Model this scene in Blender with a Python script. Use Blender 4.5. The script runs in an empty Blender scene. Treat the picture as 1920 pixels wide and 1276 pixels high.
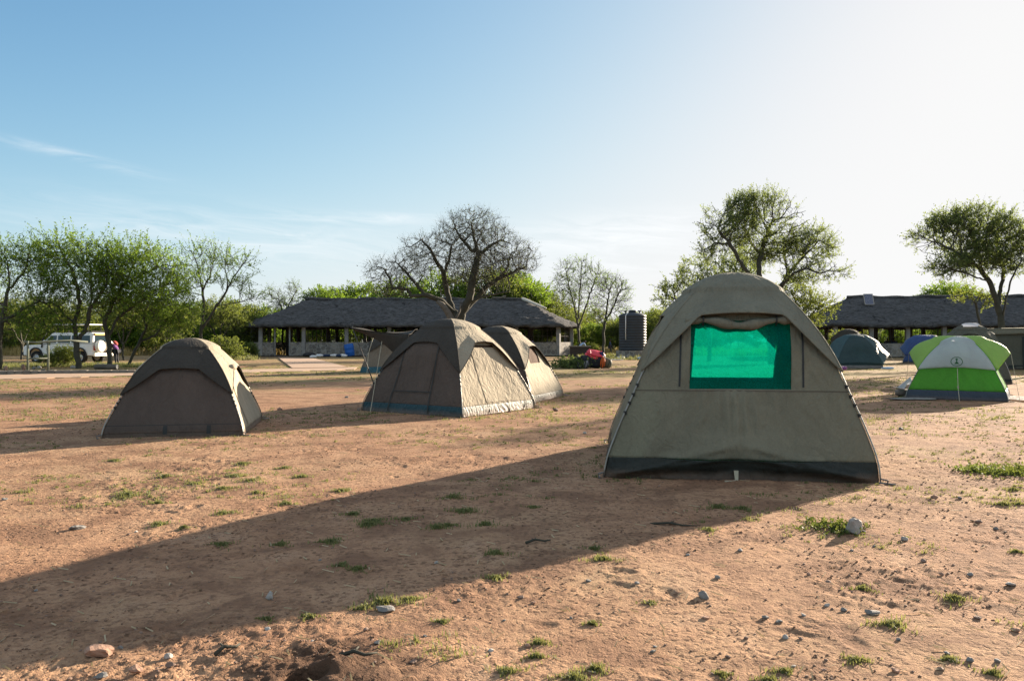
import bpy, math, random
import numpy as np
from mathutils import Vector, Matrix

random.seed(7)
RNG = np.random.default_rng(11)
SC = bpy.context.scene
COL = SC.collection
PI = math.pi
F, HZ, CX, CH = 1464.0, 641.0, 960.0, 1.35      # focal length (px), horizon row, centre column, eye height


def P(px, py, d):
    """world point seen at photo pixel (px, py) at distance d in front of the lens"""
    return Vector(((px - CX) / F * d, d, CH + (HZ - py) / F * d))


def G(px, py):
    """ground point seen at a photo pixel"""
    d = CH * F / (py - HZ)
    return Vector(((px - CX) / F * d, d, 0.0))


def lin(r, g, b):
    return tuple((c / 255 / 12.92) if c / 255 <= 0.04045 else ((c / 255 + 0.055) / 1.055) ** 2.4 for c in (r, g, b))


# ------------------------------------------------------------------ noise (numpy value noise)
_T = np.random.default_rng(3).random((256, 256))


def vnoise(x, y):
    x = np.asarray(x, float); y = np.asarray(y, float)
    xi = np.floor(x).astype(int); yi = np.floor(y).astype(int)
    fx = x - xi; fy = y - yi
    fx = fx * fx * fx * (fx * (fx * 6 - 15) + 10); fy = fy * fy * fy * (fy * (fy * 6 - 15) + 10)
    a = _T[xi & 255, yi & 255]; b = _T[(xi + 1) & 255, yi & 255]
    c = _T[xi & 255, (yi + 1) & 255]; d = _T[(xi + 1) & 255, (yi + 1) & 255]
    return (a * (1 - fx) + b * fx) * (1 - fy) + (c * (1 - fx) + d * fx) * fy


def fbm(x, y, oct=4, gain=0.5):
    s = 0; amp = 1; tot = 0
    x = np.asarray(x, float); y = np.asarray(y, float)
    for i in range(oct):
        s = s + amp * (vnoise(x, y) - 0.5); tot += amp
        x, y = (x * 0.8 - y * 0.6) * 2.03 + 17.1, (x * 0.6 + y * 0.8) * 2.03 + 5.7
        amp *= gain
    return s / tot * 2          # about -1..1


def sstep(a, b, x):
    t = np.clip((x - a) / (b - a), 0, 1)
    return t * t * (3 - 2 * t)


# ------------------------------------------------------------------ materials
def nt(name):
    m = bpy.data.materials.new(name); m.use_nodes = True
    n = m.node_tree; b = n.nodes['Principled BSDF']; o = n.nodes['Material Output']
    return m, n, b, o


def noise_node(n, vec, scale, detail=4, rough=0.55, dist=0.0):
    t = n.nodes.new('ShaderNodeTexNoise'); t.inputs['Scale'].default_value = scale
    t.inputs['Detail'].default_value = detail; t.inputs['Roughness'].default_value = rough
    t.inputs['Distortion'].default_value = dist
    n.links.new(vec, t.inputs['Vector']); return t.outputs['Fac']


def ramp(n, fac, stops):
    r = n.nodes.new('ShaderNodeValToRGB'); e = r.color_ramp.elements
    while len(e) < len(stops): e.new(0.5)
    for i, (p, c) in enumerate(stops):
        e[i].position = p; e[i].color = tuple(c)[:3] + (1,) if hasattr(c, '__len__') else (c, c, c, 1)
    n.links.new(fac, r.inputs['Fac']); return r.outputs['Color']


def mixc(n, fac, a, b, mode='MIX'):
    x = n.nodes.new('ShaderNodeMix'); x.data_type = 'RGBA'; x.blend_type = mode
    for k, v in ((0, fac), (6, a), (7, b)):
        if isinstance(v, bpy.types.NodeSocket): n.links.new(v, x.inputs[k])
        elif k == 0: x.inputs[0].default_value = v
        else: x.inputs[k].default_value = tuple(v)[:3] + (1,)
    return x.outputs[2]


def coord(n, kind='Object', scale=None):
    t = n.nodes.new('ShaderNodeTexCoord'); v = t.outputs[kind]
    if scale:
        mp = n.nodes.new('ShaderNodeMapping'); mp.inputs['Scale'].default_value = scale
        n.links.new(v, mp.inputs['Vector']); v = mp.outputs['Vector']
    return v


def add_bump(n, b, h, strength, dist):
    bp = n.nodes.new('ShaderNodeBump'); bp.inputs['Strength'].default_value = strength
    bp.inputs['Distance'].default_value = dist
    n.links.new(h, bp.inputs['Height']); n.links.new(bp.outputs['Normal'], b.inputs['Normal'])
    return bp


def simple(name, c, rough=0.7, var=0.25, vscale=6, bump=0.0, bscale=30, metal=0.0, spec=0.3, vec_scale=None):
    m, n, b, o = nt(name)
    v = coord(n, 'Object', vec_scale)
    f = noise_node(n, v, vscale, 5)
    n.links.new(ramp(n, f, [(0.25, [k * (1 - var) for k in c]), (0.75, [min(1, k * (1 + var)) for k in c])]), b.inputs['Base Color'])
    b.inputs['Roughness'].default_value = rough; b.inputs['Metallic'].default_value = metal
    b.inputs['Specular IOR Level'].default_value = spec
    if bump: add_bump(n, b, noise_node(n, v, bscale, 5), bump, 0.02)
    return m


def fabric(name, c, trans=0.25, rough=0.85, var=0.14, dirt=0.5, weave=140, gloss=0.15):
    """canvas or nylon: weave, sun-faded blotches, mud along the foot; lets some light through"""
    m, n, b, o = nt(name)
    v = coord(n)
    f1 = noise_node(n, coord(n, 'Object', (1, 1, .4)), 3.0, 6, 0.65, .6); f2 = noise_node(n, v, 60, 3, 0.6)
    c1 = ramp(n, f1, [(0.28, [k * (1 - var) for k in c]), (0.72, [min(1, k * (1 + var)) for k in c])])
    c2 = mixc(n, 0.45, c1, ramp(n, f2, [(0.3, 0.42), (0.7, 0.60)]), 'OVERLAY')
    # splashed mud at the foot, real height of the cloth
    sx = n.nodes.new('ShaderNodeSeparateXYZ'); n.links.new(v, sx.inputs[0])
    ad = n.nodes.new('ShaderNodeMath'); ad.operation = 'MULTIPLY_ADD'
    n.links.new(noise_node(n, v, 7, 4), ad.inputs[0]); ad.inputs[1].default_value = -0.07; n.links.new(sx.outputs['Z'], ad.inputs[2])
    dm = ramp(n, ad.outputs[0], [(0.0, dirt), (0.07, 0.0)])
    col = mixc(n, dm, c2, (0.20, 0.125, 0.085))
    n.links.new(col, b.inputs['Base Color'])
    b.inputs['Roughness'].default_value = rough; b.inputs['Specular IOR Level'].default_value = gloss
    add_bump(n, b, noise_node(n, coord(n, 'Object', (1, 1, 0.5)), 9, 4, 0.5, 1.6), 0.55, 0.05)
    tr = n.nodes.new('ShaderNodeBsdfTranslucent'); n.links.new(col, tr.inputs['Color'])
    mx = n.nodes.new('ShaderNodeMixShader'); mx.inputs[0].default_value = trans
    n.links.new(b.outputs[0], mx.inputs[1]); n.links.new(tr.outputs[0], mx.inputs[2])
    n.links.new(mx.outputs[0], o.inputs['Surface'])
    return m


def leafmat(name, c1, c2, trans=0.45):
    m, n, b, o = nt(name)
    g = n.nodes.new('ShaderNodeNewGeometry')
    col = ramp(n, g.outputs['Random Per Island'], [(0.0, c1), (0.55, [(a + d) / 2 for a, d in zip(c1, c2)]), (1.0, c2)])
    n.links.new(col, b.inputs['Base Color']); b.inputs['Roughness'].default_value = 0.6
    b.inputs['Specular IOR Level'].default_value = 0.25
    tr = n.nodes.new('ShaderNodeBsdfTranslucent')
    n.links.new(mixc(n, 0.5, col, (c2[0] * 1.5, c2[1] * 1.4, c2[2] * 0.7)), tr.inputs['Color'])
    mx = n.nodes.new('ShaderNodeMixShader'); mx.inputs[0].default_value = trans
    n.links.new(b.outputs[0], mx.inputs[1]); n.links.new(tr.outputs[0], mx.inputs[2])
    n.links.new(mx.outputs[0], o.inputs['Surface'])
    return m


# ------------------------------------------------------------------ object helpers
def tag(o, label=None, cat=None, group=None, kind=None):
    if label: o['label'] = label
    if cat: o['category'] = cat
    if group: o['group'] = group
    if kind: o['kind'] = kind
    return o


def thing(name, label, cat, loc=(0, 0, 0), rz=0.0, group=None):
    o = bpy.data.objects.new(name, None); COL.objects.link(o)
    o.empty_display_size = 0.1
    o.location = loc; o.rotation_euler = (0, 0, rz)
    return tag(o, label, cat, group)


def np_mesh(name, V, Fc, mat, parent=None, smooth=False):
    """fast mesh from arrays; Fc is (n,3) or (n,4)"""
    V = np.asarray(V, np.float32); Fc = np.asarray(Fc, np.int32)
    me = bpy.data.meshes.new(name)
    me.vertices.add(len(V)); me.vertices.foreach_set('co', V.ravel())
    k = Fc.shape[1]
    me.loops.add(Fc.size); me.loops.foreach_set('vertex_index', Fc.ravel())
    me.polygons.add(len(Fc)); me.polygons.foreach_set('loop_start', np.arange(0, Fc.size, k, dtype=np.int32))
    me.update(calc_edges=True)
    me.polygons.foreach_set('use_smooth', np.full(len(Fc), smooth))
    me.materials.append(mat)
    o = bpy.data.objects.new(name, me); COL.objects.link(o); o.parent = parent
    return o


class MB:
    def __init__(s): s.v = []; s.f = []

    def add(s, vs, fs):
        k = len(s.v); s.v += [tuple(p) for p in vs]; s.f += [tuple(i + k for i in f) for f in fs]; return s

    def box(s, c, size, rot=None, taper=1.0):
        x, y, z = (k / 2 for k in size)
        vs = [Vector((sx * x * (taper if sz > 0 else 1), sy * y * (taper if sz > 0 else 1), sz * z)) for sz in (-1, 1) for sx, sy in ((-1, -1), (1, -1), (1, 1), (-1, 1))]
        if rot: vs = [rot @ p for p in vs]
        return s.add([p + Vector(c) for p in vs], [(3, 2, 1, 0), (4, 5, 6, 7), (0, 1, 5, 4), (1, 2, 6, 5), (2, 3, 7, 6), (3, 0, 4, 7)])

    def rbox(s, c, size, r=0.02, rot=None, n=2):
        """box with rounded edges (superellipsoid grid)"""
        m = 14; vs = []; fs = []
        e = max(0.12, min(1, 2 * r / min(size)))
        sg = lambda t: math.copysign(abs(t) ** e, t)
        for i in range(m + 1):
            a = -PI / 2 + PI * i / m
            for j in range(2 * m):
                b = PI * j / m + PI / 4 * 0
                p = Vector((size[0] / 2 * sg(math.cos(a)) * sg(math.cos(b)), size[1] / 2 * sg(math.cos(a)) * sg(math.sin(b)), size[2] / 2 * sg(math.sin(a))))
                vs.append((rot @ p if rot else p) + Vector(c))
        for i in range(m):
            for j in range(2 * m):
                q = (j + 1) % (2 * m)
                fs.append((i * 2 * m + j, i * 2 * m + q, (i + 1) * 2 * m + q, (i + 1) * 2 * m + j))
        return s.add(vs, fs)

    def tube(s, pts, rad, n=8, cap=True):
        pts = [Vector(p) for p in pts]
        if not hasattr(rad, '__len__'): rad = [rad] * len(pts)
        vs = []; fs = []; prev = None
        for i, p in enumerate(pts):
            t = (pts[min(i + 1, len(pts) - 1)] - pts[max(i - 1, 0)]).normalized()
            a = (prev - t * prev.dot(t)) if prev else t.orthogonal()
            if a.length < 1e-5: a = t.orthogonal()
            a.normalize(); prev = a; b = t.cross(a)
            for k in range(n):
                w = 2 * PI * k / n
                vs.append(p + (a * math.cos(w) + b * math.sin(w)) * rad[i])
        for i in range(len(pts) - 1):
            for k in range(n):
                q = (k + 1) % n
                fs.append((i * n + k, i * n + q, (i + 1) * n + q, (i + 1) * n + k))
        if cap: fs += [tuple(range(n - 1, -1, -1)), tuple((len(pts) - 1) * n + k for k in range(n))]
        return s.add(vs, fs)

    def lathe(s, prof, n=24, c=(0, 0, 0), rot=None):
        vs = []; fs = []
        for r, z in prof:
            for k in range(n):
                p = Vector((r * math.cos(2 * PI * k / n), r * math.sin(2 * PI * k / n), z))
                vs.append((rot @ p if rot else p) + Vector(c))
        for i in range(len(prof) - 1):
            for k in range(n):
                q = (k + 1) % n
                fs.append((i * n + k, i * n + q, (i + 1) * n + q, (i + 1) * n + k))
        return s.add(vs, fs)

    def prism(s, poly, fn0, fn1):
        """poly list -> two caps through fn0 / fn1 and the sides"""
        k = len(poly); vs = [fn0(*p) for p in poly] + [fn1(*p) for p in poly]
        fs = [tuple(range(k - 1, -1, -1)), tuple(range(k, 2 * k))] + [(i, (i + 1) % k, k + (i + 1) % k, k + i) for i in range(k)]
        return s.add(vs, fs)

    def build(s, name, mat, parent=None, smooth=False, bevel=0.0, loc=None):
        me = bpy.data.meshes.new(name); me.from_pydata(s.v, [], s.f); me.update()
        if smooth: me.polygons.foreach_set('use_smooth', [True] * len(me.polygons))
        me.materials.append(mat)
        o = bpy.data.objects.new(name, me); COL.objects.link(o); o.parent = parent
        if loc is not None: o.location = loc
        if bevel:
            b = o.modifiers.new('bevel', 'BEVEL'); b.width = bevel; b.segments = 2; b.limit_method = 'ANGLE'; b.angle_limit = 0.6
        return o


def grid_faces(nr, nc, wrap=False):
    i = np.arange(nr - 1)[:, None]; j = np.arange(nc if wrap else nc - 1)[None, :]
    q = (j + 1) % nc
    a = i * nc + j; b = i * nc + q; c = (i + 1) * nc + q; d = (i + 1) * nc + j
    return np.stack([a, b, c, d], -1).reshape(-1, 4)
# ------------------------------------------------------------------ camera, sun, sky
cam = bpy.data.cameras.new('camera'); co = bpy.data.objects.new('camera', cam); COL.objects.link(co)
co.location = (0, 0, CH); co.rotation_euler = (PI / 2 + math.atan((HZ - 638) / F), 0, 0)
cam.sensor_width = 36; cam.lens = 36 * F / 1920; cam.clip_end = 8000; cam.clip_start = 0.05
cam.dof.use_dof = True; cam.dof.focus_distance = 11.0; cam.dof.aperture_fstop = 13.0
SC.camera = co

SUN_AZ, SUN_EL = math.radians(44.5), math.radians(14.5)
sl = bpy.data.lights.new('sun', 'SUN'); sl.energy = 5.0; sl.angle = math.radians(0.55); sl.color = (1.0, 0.84, 0.66)
so = bpy.data.objects.new('sun', sl); COL.objects.link(so)
so.rotation_euler = Vector((-math.sin(SUN_AZ) * math.cos(SUN_EL), -math.cos(SUN_AZ) * math.cos(SUN_EL), -math.sin(SUN_EL))).to_track_quat('-Z', 'Y').to_euler()
so.location = (30, 30, 20)

w = bpy.data.worlds.new('World'); SC.world = w; w.use_nodes = True
n = w.node_tree; bg = n.nodes['Background']
sky = n.nodes.new('ShaderNodeTexSky'); sky.sky_type = 'NISHITA'; sky.sun_disc = False
sky.sun_elevation = SUN_EL; sky.sun_rotation = SUN_AZ
sky.altitude = 1500; sky.air_density = 0.75; sky.dust_density = 2.5; sky.ozone_density = 1.3
FILL_CLOUD_B = 3.1
# thin cirrus: streaks laid out on a flat layer high above the place (direction / height)
tc = n.nodes.new('ShaderNodeTexCoord'); sx = n.nodes.new('ShaderNodeSeparateXYZ'); n.links.new(tc.outputs['Generated'], sx.inputs[0])


def wm(op, a, b=None, c=None):
    x = n.nodes.new('ShaderNodeMath'); x.operation = op
    for k, v in enumerate((a, b, c)):
        if v is None: continue
        if isinstance(v, bpy.types.NodeSocket): n.links.new(v, x.inputs[k])
        else: x.inputs[k].default_value = v
    return x.outputs[0]


az = wm('ARCTAN2', sx.outputs[0], sx.outputs[1])            # radians right of the view axis
el = wm('ARCSINE', sx.outputs[2])
cv = n.nodes.new('ShaderNodeCombineXYZ')
n.links.new(wm('MULTIPLY', az, 3.2), cv.inputs[0]); n.links.new(wm('MULTIPLY_ADD', az, 1.5, wm('MULTIPLY', el, 22.0)), cv.inputs[1])
nz = noise_node(n, cv.outputs[0], 3.0, 9, 0.66, 0.9)


def blob(a0, e0, wa, we, amt, slope=0.0):
    da = wm('DIVIDE', wm('SUBTRACT', az, a0), wa)
    de = wm('DIVIDE', wm('SUBTRACT', wm('MULTIPLY_ADD', wm('SUBTRACT', az, a0), -slope, el), e0), we)
    r2 = wm('ADD', wm('MULTIPLY', da, da), wm('MULTIPLY', de, de))
    return wm('MULTIPLY', wm('POWER', 2.718, wm('MULTIPLY', r2, -1.0)), amt)


cl = blob(-0.508, 0.204, 0.075, 0.0055, 0.55, -0.16)                       # small streak, upper left
for args in ((-0.33, 0.125, 0.22, 0.030, 0.55, -0.05), (0.13, 0.136, 0.13, 0.022, 1.0, 0.06), (0.12, 0.095, 0.10, 0.016, 0.55, 0.0), (-0.18, 0.155, 0.09, 0.007, 0.5, 0.0)):
    cl = wm('ADD', cl, blob(*args))
cf = wm('MULTIPLY', cl, wm('MULTIPLY', wm('SUBTRACT', nz, 0.36), 3.2))
cf.node.use_clamp = True
hs = n.nodes.new('ShaderNodeHueSaturation'); hs.inputs['Saturation'].default_value = 1.18; hs.inputs['Hue'].default_value = 0.49
spc = n.nodes.new('ShaderNodeSeparateColor'); n.links.new(sky.outputs[0], spc.inputs[0]); cbc = n.nodes.new('ShaderNodeCombineColor')
SKY_G, SKY_P = 0.31, 2.6                      # highlight roll-off: the brightest part of the sky levels off
for k in range(3):
    y_ = wm('MULTIPLY', spc.outputs[k], SKY_G)
    lo_ = wm('DIVIDE', spc.outputs[k], wm('POWER', wm('ADD', wm('POWER', y_, SKY_P), 1.0), 1 / SKY_P))
    n.links.new(lo_, cbc.inputs[k])
n.links.new(cbc.outputs[0], hs.inputs['Color'])
# added fill light: unseen broken bright cloud overhead and behind the camera
def wstep(x, a, b_):
    r = n.nodes.new('ShaderNodeMapRange'); r.interpolation_type = 'SMOOTHSTEP'; n.links.new(x, r.inputs[0]); r.inputs[1].default_value = a; r.inputs[2].default_value = b_; return r.outputs[0]


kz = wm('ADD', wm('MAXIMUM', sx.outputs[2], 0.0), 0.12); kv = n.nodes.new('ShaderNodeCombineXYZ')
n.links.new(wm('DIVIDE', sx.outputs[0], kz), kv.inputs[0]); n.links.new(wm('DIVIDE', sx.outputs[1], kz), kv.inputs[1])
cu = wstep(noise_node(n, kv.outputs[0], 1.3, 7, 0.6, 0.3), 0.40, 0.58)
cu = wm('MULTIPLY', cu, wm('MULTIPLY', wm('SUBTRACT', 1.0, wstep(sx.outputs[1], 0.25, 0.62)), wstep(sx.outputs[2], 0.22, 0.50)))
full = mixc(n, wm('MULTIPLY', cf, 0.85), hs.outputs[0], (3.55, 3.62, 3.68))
n.links.new(mixc(n, cu, full, (FILL_CLOUD_B, FILL_CLOUD_B, FILL_CLOUD_B)), bg.inputs['Color'])
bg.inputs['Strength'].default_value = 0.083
SC.view_settings.view_transform = 'Standard'; SC.view_settings.look = 'None'
SC.view_settings.exposure = 1.85; SC.view_settings.gamma = 1.0
SC.cycles.use_denoising = True
SC.cycles.max_bounces = 8; SC.cycles.transparent_max_bounces = 16; SC.cycles.caustics_reflective = False; SC.cycles.caustics_refractive = False

# ------------------------------------------------------------------ ground
_pits = [(random.uniform(-6, 7), random.uniform(2.6, 13), random.uniform(0.05, 0.12), random.uniform(0.03, 0.06), random.uniform(0, PI), random.uniform(0.004, 0.012)) for _ in range(190)]
for px, py in ((1505, 1170), (1490, 1185), (1520, 1165), (1460, 1150), (1250, 1110), (1265, 1112), (1160, 1095), (1600, 1200), (1580, 1180)):
    g = G(px, py); _pits.append((g.x, g.y, 0.09, 0.045, random.uniform(0, PI), 0.007))
MOUND = G(622, 1270)


def gh(x, y, fine=True):
    x = np.asarray(x, float); y = np.asarray(y, float)
    h = 0.020 * fbm(x * 0.45, y * 0.45, 3)
    if fine:
        near = 1 - sstep(9, 22, np.abs(y))
        crumb = sstep(-0.15, 0.45, fbm(x * 0.9 + 40, y * 0.9 + 9, 3))       # patches of loose, broken soil
        h = h + near * (0.008 * fbm(x * 2.6, y * 2.6, 3) + 0.010 * fbm(x * 7, y * 7, 4, 0.6) * (0.35 + crumb) + 0.013 * (0.25 + crumb) * np.clip(fbm(x * 21, y * 21, 4, 0.75), -0.2, 1))
        for a, b, l, s_, t, d in _pits:
            m = (np.abs(x - a) < 0.4) & (np.abs(y - b) < 0.4)
            if not m.any(): continue
            u = (x[m] - a) * math.cos(t) + (y[m] - b) * math.sin(t); v = -(x[m] - a) * math.sin(t) + (y[m] - b) * math.cos(t)
            r = np.sqrt((u / l) ** 2 + (v / s_) ** 2)
            h[m] += d * (-np.exp(-r ** 4) + 0.55 * np.exp(-((r - 1.45) / 0.35) ** 2))
        r = np.hypot(x - MOUND.x, y - MOUND.y)
        h = h + 0.055 * np.exp(-(r / 0.09) ** 2) * (1 + 0.6 * fbm(x * 12, y * 12, 3)) + 0.035 * np.exp(-((r) / 0.35) ** 2) * (1 + fbm(x * 9, y * 9, 3))
        r2 = np.hypot((x - MOUND.x + 0.095) * .85, y - MOUND.y + 0.035)
        h = h - 0.26 * np.exp(-(r2 / 0.064) ** 4)
    return h


def ghs(x, y):
    return float(gh(np.array([x]), np.array([y]))[0])


ys = [-60, -30, -12, -5, -1, 0.8, 1.6]
y = 2.2
while y < 26: ys.append(y); y *= 1.0043
while y < 4000: ys.append(y); y *= 1.07
ys = np.array(ys); nc = 820
s_ = np.linspace(-1, 1, nc); s_ = np.sign(s_) * (0.72 * np.abs(s_) + 0.28 * np.abs(s_) ** 5)
wd = 2.0 + 0.98 * np.abs(ys); wd = np.where(ys > 40, wd + (ys - 40) * 1.0, wd); wd = np.where(ys < 2, np.maximum(wd, 30), wd)
X = s_[None, :] * wd[:, None]; Y = np.repeat(ys[:, None], nc, 1)
Z = gh(X, Y)
Z = np.where(np.abs(Y) > 60, 0, Z)

gm, n, b, o = nt('bare_earth')
v = coord(n)
big = noise_node(n, v, 0.32, 5, 0.6); mid = noise_node(n, v, 1.7, 6, 0.65, 0.4); fin = noise_node(n, v, 16, 6, 0.7); grit = noise_node(n, v, 85, 3, 0.7)
soil = ramp(n, big, [(0.30, (0.355, 0.193, 0.112)), (0.50, (0.405, 0.247, 0.148)), (0.72, (0.395, 0.272, 0.160))])
soil = mixc(n, ramp(n, mid, [(0.46, 0.0), (0.60, 0.85)]), soil, (0.215, 0.122, 0.075))
soil = mixc(n, ramp(n, mid, [(0.28, 0.6), (0.42, 0.0)]), soil, (0.48, 0.325, 0.215))
soil = mixc(n, ramp(n, fin, [(0.50, 0.0), (0.66, 0.85)]), soil, (0.20, 0.115, 0.075))
soil = mixc(n, ramp(n, grit, [(0.53, 0.0), (0.68, 0.75)]), soil, (0.22, 0.13, 0.09))
soil = mixc(n, ramp(n, grit, [(0.22, 0.5), (0.38, 0.0)]), soil, (0.60, 0.43, 0.31))
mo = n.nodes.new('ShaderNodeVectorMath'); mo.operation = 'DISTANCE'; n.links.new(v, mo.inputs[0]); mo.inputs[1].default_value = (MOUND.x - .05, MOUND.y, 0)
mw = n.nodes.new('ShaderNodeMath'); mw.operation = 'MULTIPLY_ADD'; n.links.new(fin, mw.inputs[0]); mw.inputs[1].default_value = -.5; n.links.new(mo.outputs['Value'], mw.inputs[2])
soil = mixc(n, ramp(n, mw.outputs[0], [(0.0, .85), (0.22, 0.0)]), soil, (0.060, 0.036, 0.025))     # dug-out damp soil round the burrow, with the hole's shade painted in
# patches of loose dark crumbs
vc = n.nodes.new('ShaderNodeTexVoronoi'); vc.inputs['Scale'].default_value = 33
vn = n.nodes.new('ShaderNodeTexNoise'); vn.inputs['Scale'].default_value = 30; vn.inputs['Detail'].default_value = 3; n.links.new(v, vn.inputs['Vector'])
vm = n.nodes.new('ShaderNodeVectorMath'); vm.operation = 'MULTIPLY_ADD'; n.links.new(vn.outputs['Color'], vm.inputs[0]); vm.inputs[1].default_value = (.035, .035, .0); n.links.new(v, vm.inputs[2]); n.links.new(vm.outputs[0], vc.inputs['Vector'])
vs = n.nodes.new('ShaderNodeSeparateColor'); n.links.new(vc.outputs['Color'], vs.inputs[0])
pk = ramp(n, noise_node(n, coord(n, 'Object', (0.75, 1.35, 1)), 1.15, 6, 0.62), [(0.34, 0.15), (0.50, 1.0)])


def gmul(a, b_):
    x = n.nodes.new('ShaderNodeMath'); x.operation = 'MULTIPLY'; n.links.new(a, x.inputs[0]); n.links.new(b_, x.inputs[1]); return x.outputs[0]


crumbs = gmul(gmul(ramp(n, vc.outputs['Distance'], [(0.40, 1.0), (0.58, 0.0)]), ramp(n, vs.outputs[0], [(0.45, 0.0), (0.60, 1.0)])), pk)
soil = mixc(n, gmul(crumbs, ramp(n, vs.outputs[1], [(0.0, 0.15), (1.0, 0.9)])), soil, mixc(n, vs.outputs[2], (0.085, 0.050, 0.032), (0.22, 0.130, 0.082)))
# worn turf further out: short grass cover in patches
sp = n.nodes.new('ShaderNodeSeparateXYZ'); n.links.new(v, sp.inputs[0])
gp = noise_node(n, coord(n, 'Object', (0.5, 1.25, 1)), 0.36, 6, 0.62)
dist = ramp(n, sp.outputs[1], [(0.0, 0.0), (1.0, 1.0)])
md = n.nodes.new('ShaderNodeMapRange'); n.links.new(sp.outputs[1], md.inputs[0]); md.inputs[1].default_value = 11; md.inputs[2].default_value = 34
md.inputs[3].default_value = -0.16; md.inputs[4].default_value = 0.06
ga = n.nodes.new('ShaderNodeMath'); n.links.new(gp, ga.inputs[0]); n.links.new(md.outputs[0], ga.inputs[1])
gf = ramp(n, ga.outputs[0], [(0.47, 0.0), (0.60, 0.85)])
turf = mixc(n, noise_node(n, v, 3.0, 5, 0.7), (0.13, 0.15, 0.05), (0.36, 0.30, 0.14))
tfm = n.nodes.new('ShaderNodeMath'); tfm.operation = 'MULTIPLY'; n.links.new(gf, tfm.inputs[0]); n.links.new(ramp(n, noise_node(n, v, 9, 4, 0.7), [(0.36, 0.25), (0.6, 1.0)]), tfm.inputs[1])
soil = mixc(n, tfm.outputs[0], soil, turf)
# wooded plain far out
ff = n.nodes.new('ShaderNodeMapRange'); n.links.new(sp.outputs[1], ff.inputs[0]); ff.inputs[1].default_value = 76; ff.inputs[2].default_value = 92
soil = mixc(n, ff.outputs[0], soil, mixc(n, noise_node(n, v, 0.5, 5, 0.7), (0.16, 0.17, 0.06), (0.42, 0.34, 0.17)))
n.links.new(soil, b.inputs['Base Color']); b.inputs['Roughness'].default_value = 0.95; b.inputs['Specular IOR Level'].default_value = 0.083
hm = n.nodes.new('ShaderNodeMath'); hm.operation = 'MULTIPLY_ADD'; n.links.new(fin, hm.inputs[0]); hm.inputs[1].default_value = 1.6; n.links.new(grit, hm.inputs[2])
hc = n.nodes.new('ShaderNodeMath'); hc.operation = 'MULTIPLY_ADD'; n.links.new(crumbs, hc.inputs[0]); hc.inputs[1].default_value = 0.9; n.links.new(hm.outputs[0], hc.inputs[2])
add_bump(n, b, hc.outputs[0], 0.7, 0.015)
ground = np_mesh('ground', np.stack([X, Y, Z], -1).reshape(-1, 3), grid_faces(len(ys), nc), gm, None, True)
tag(ground, kind='structure')
# ------------------------------------------------------------------ dome tents
_pc = np.array([(1, 0), (.978, .10), (.91, .23), (.815, .38), (.725, .52), (.62, .65), (.50, .765), (.375, .865), (.29, .920), (.20, .960), (.105, .986), (0, 1.0)], float)


def _catmull(c, m=24):
    out = []
    for i in range(len(c) - 1):
        p0, p1, p2, p3 = c[max(i - 1, 0)], c[i], c[i + 1], c[min(i + 2, len(c) - 1)]
        for k in range(m):
            t = k / m
            out.append(0.5 * ((2 * p1) + (-p0 + p2) * t + (2 * p0 - 5 * p1 + 4 * p2 - p3) * t * t + (-p0 + 3 * p1 - 3 * p2 + p3) * t ** 3))
    return np.array(out + [c[-1]])


PROF = _catmull(_pc)
PROF[:, 1] = np.maximum.accumulate(PROF[:, 1]); PROF[:, 0] = np.minimum.accumulate(PROF[:, 0])
_ps = np.concatenate([[0], np.cumsum(np.hypot(*(np.diff(PROF, axis=0) * [1, 1]).T))]); _ps /= _ps[-1]
rho_s = lambda s: np.interp(s, _ps, PROF[:, 0])
z_s = lambda s: np.interp(s, _ps, PROF[:, 1])
s_z = lambda z: np.interp(z, PROF[:, 1], _ps)


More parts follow.
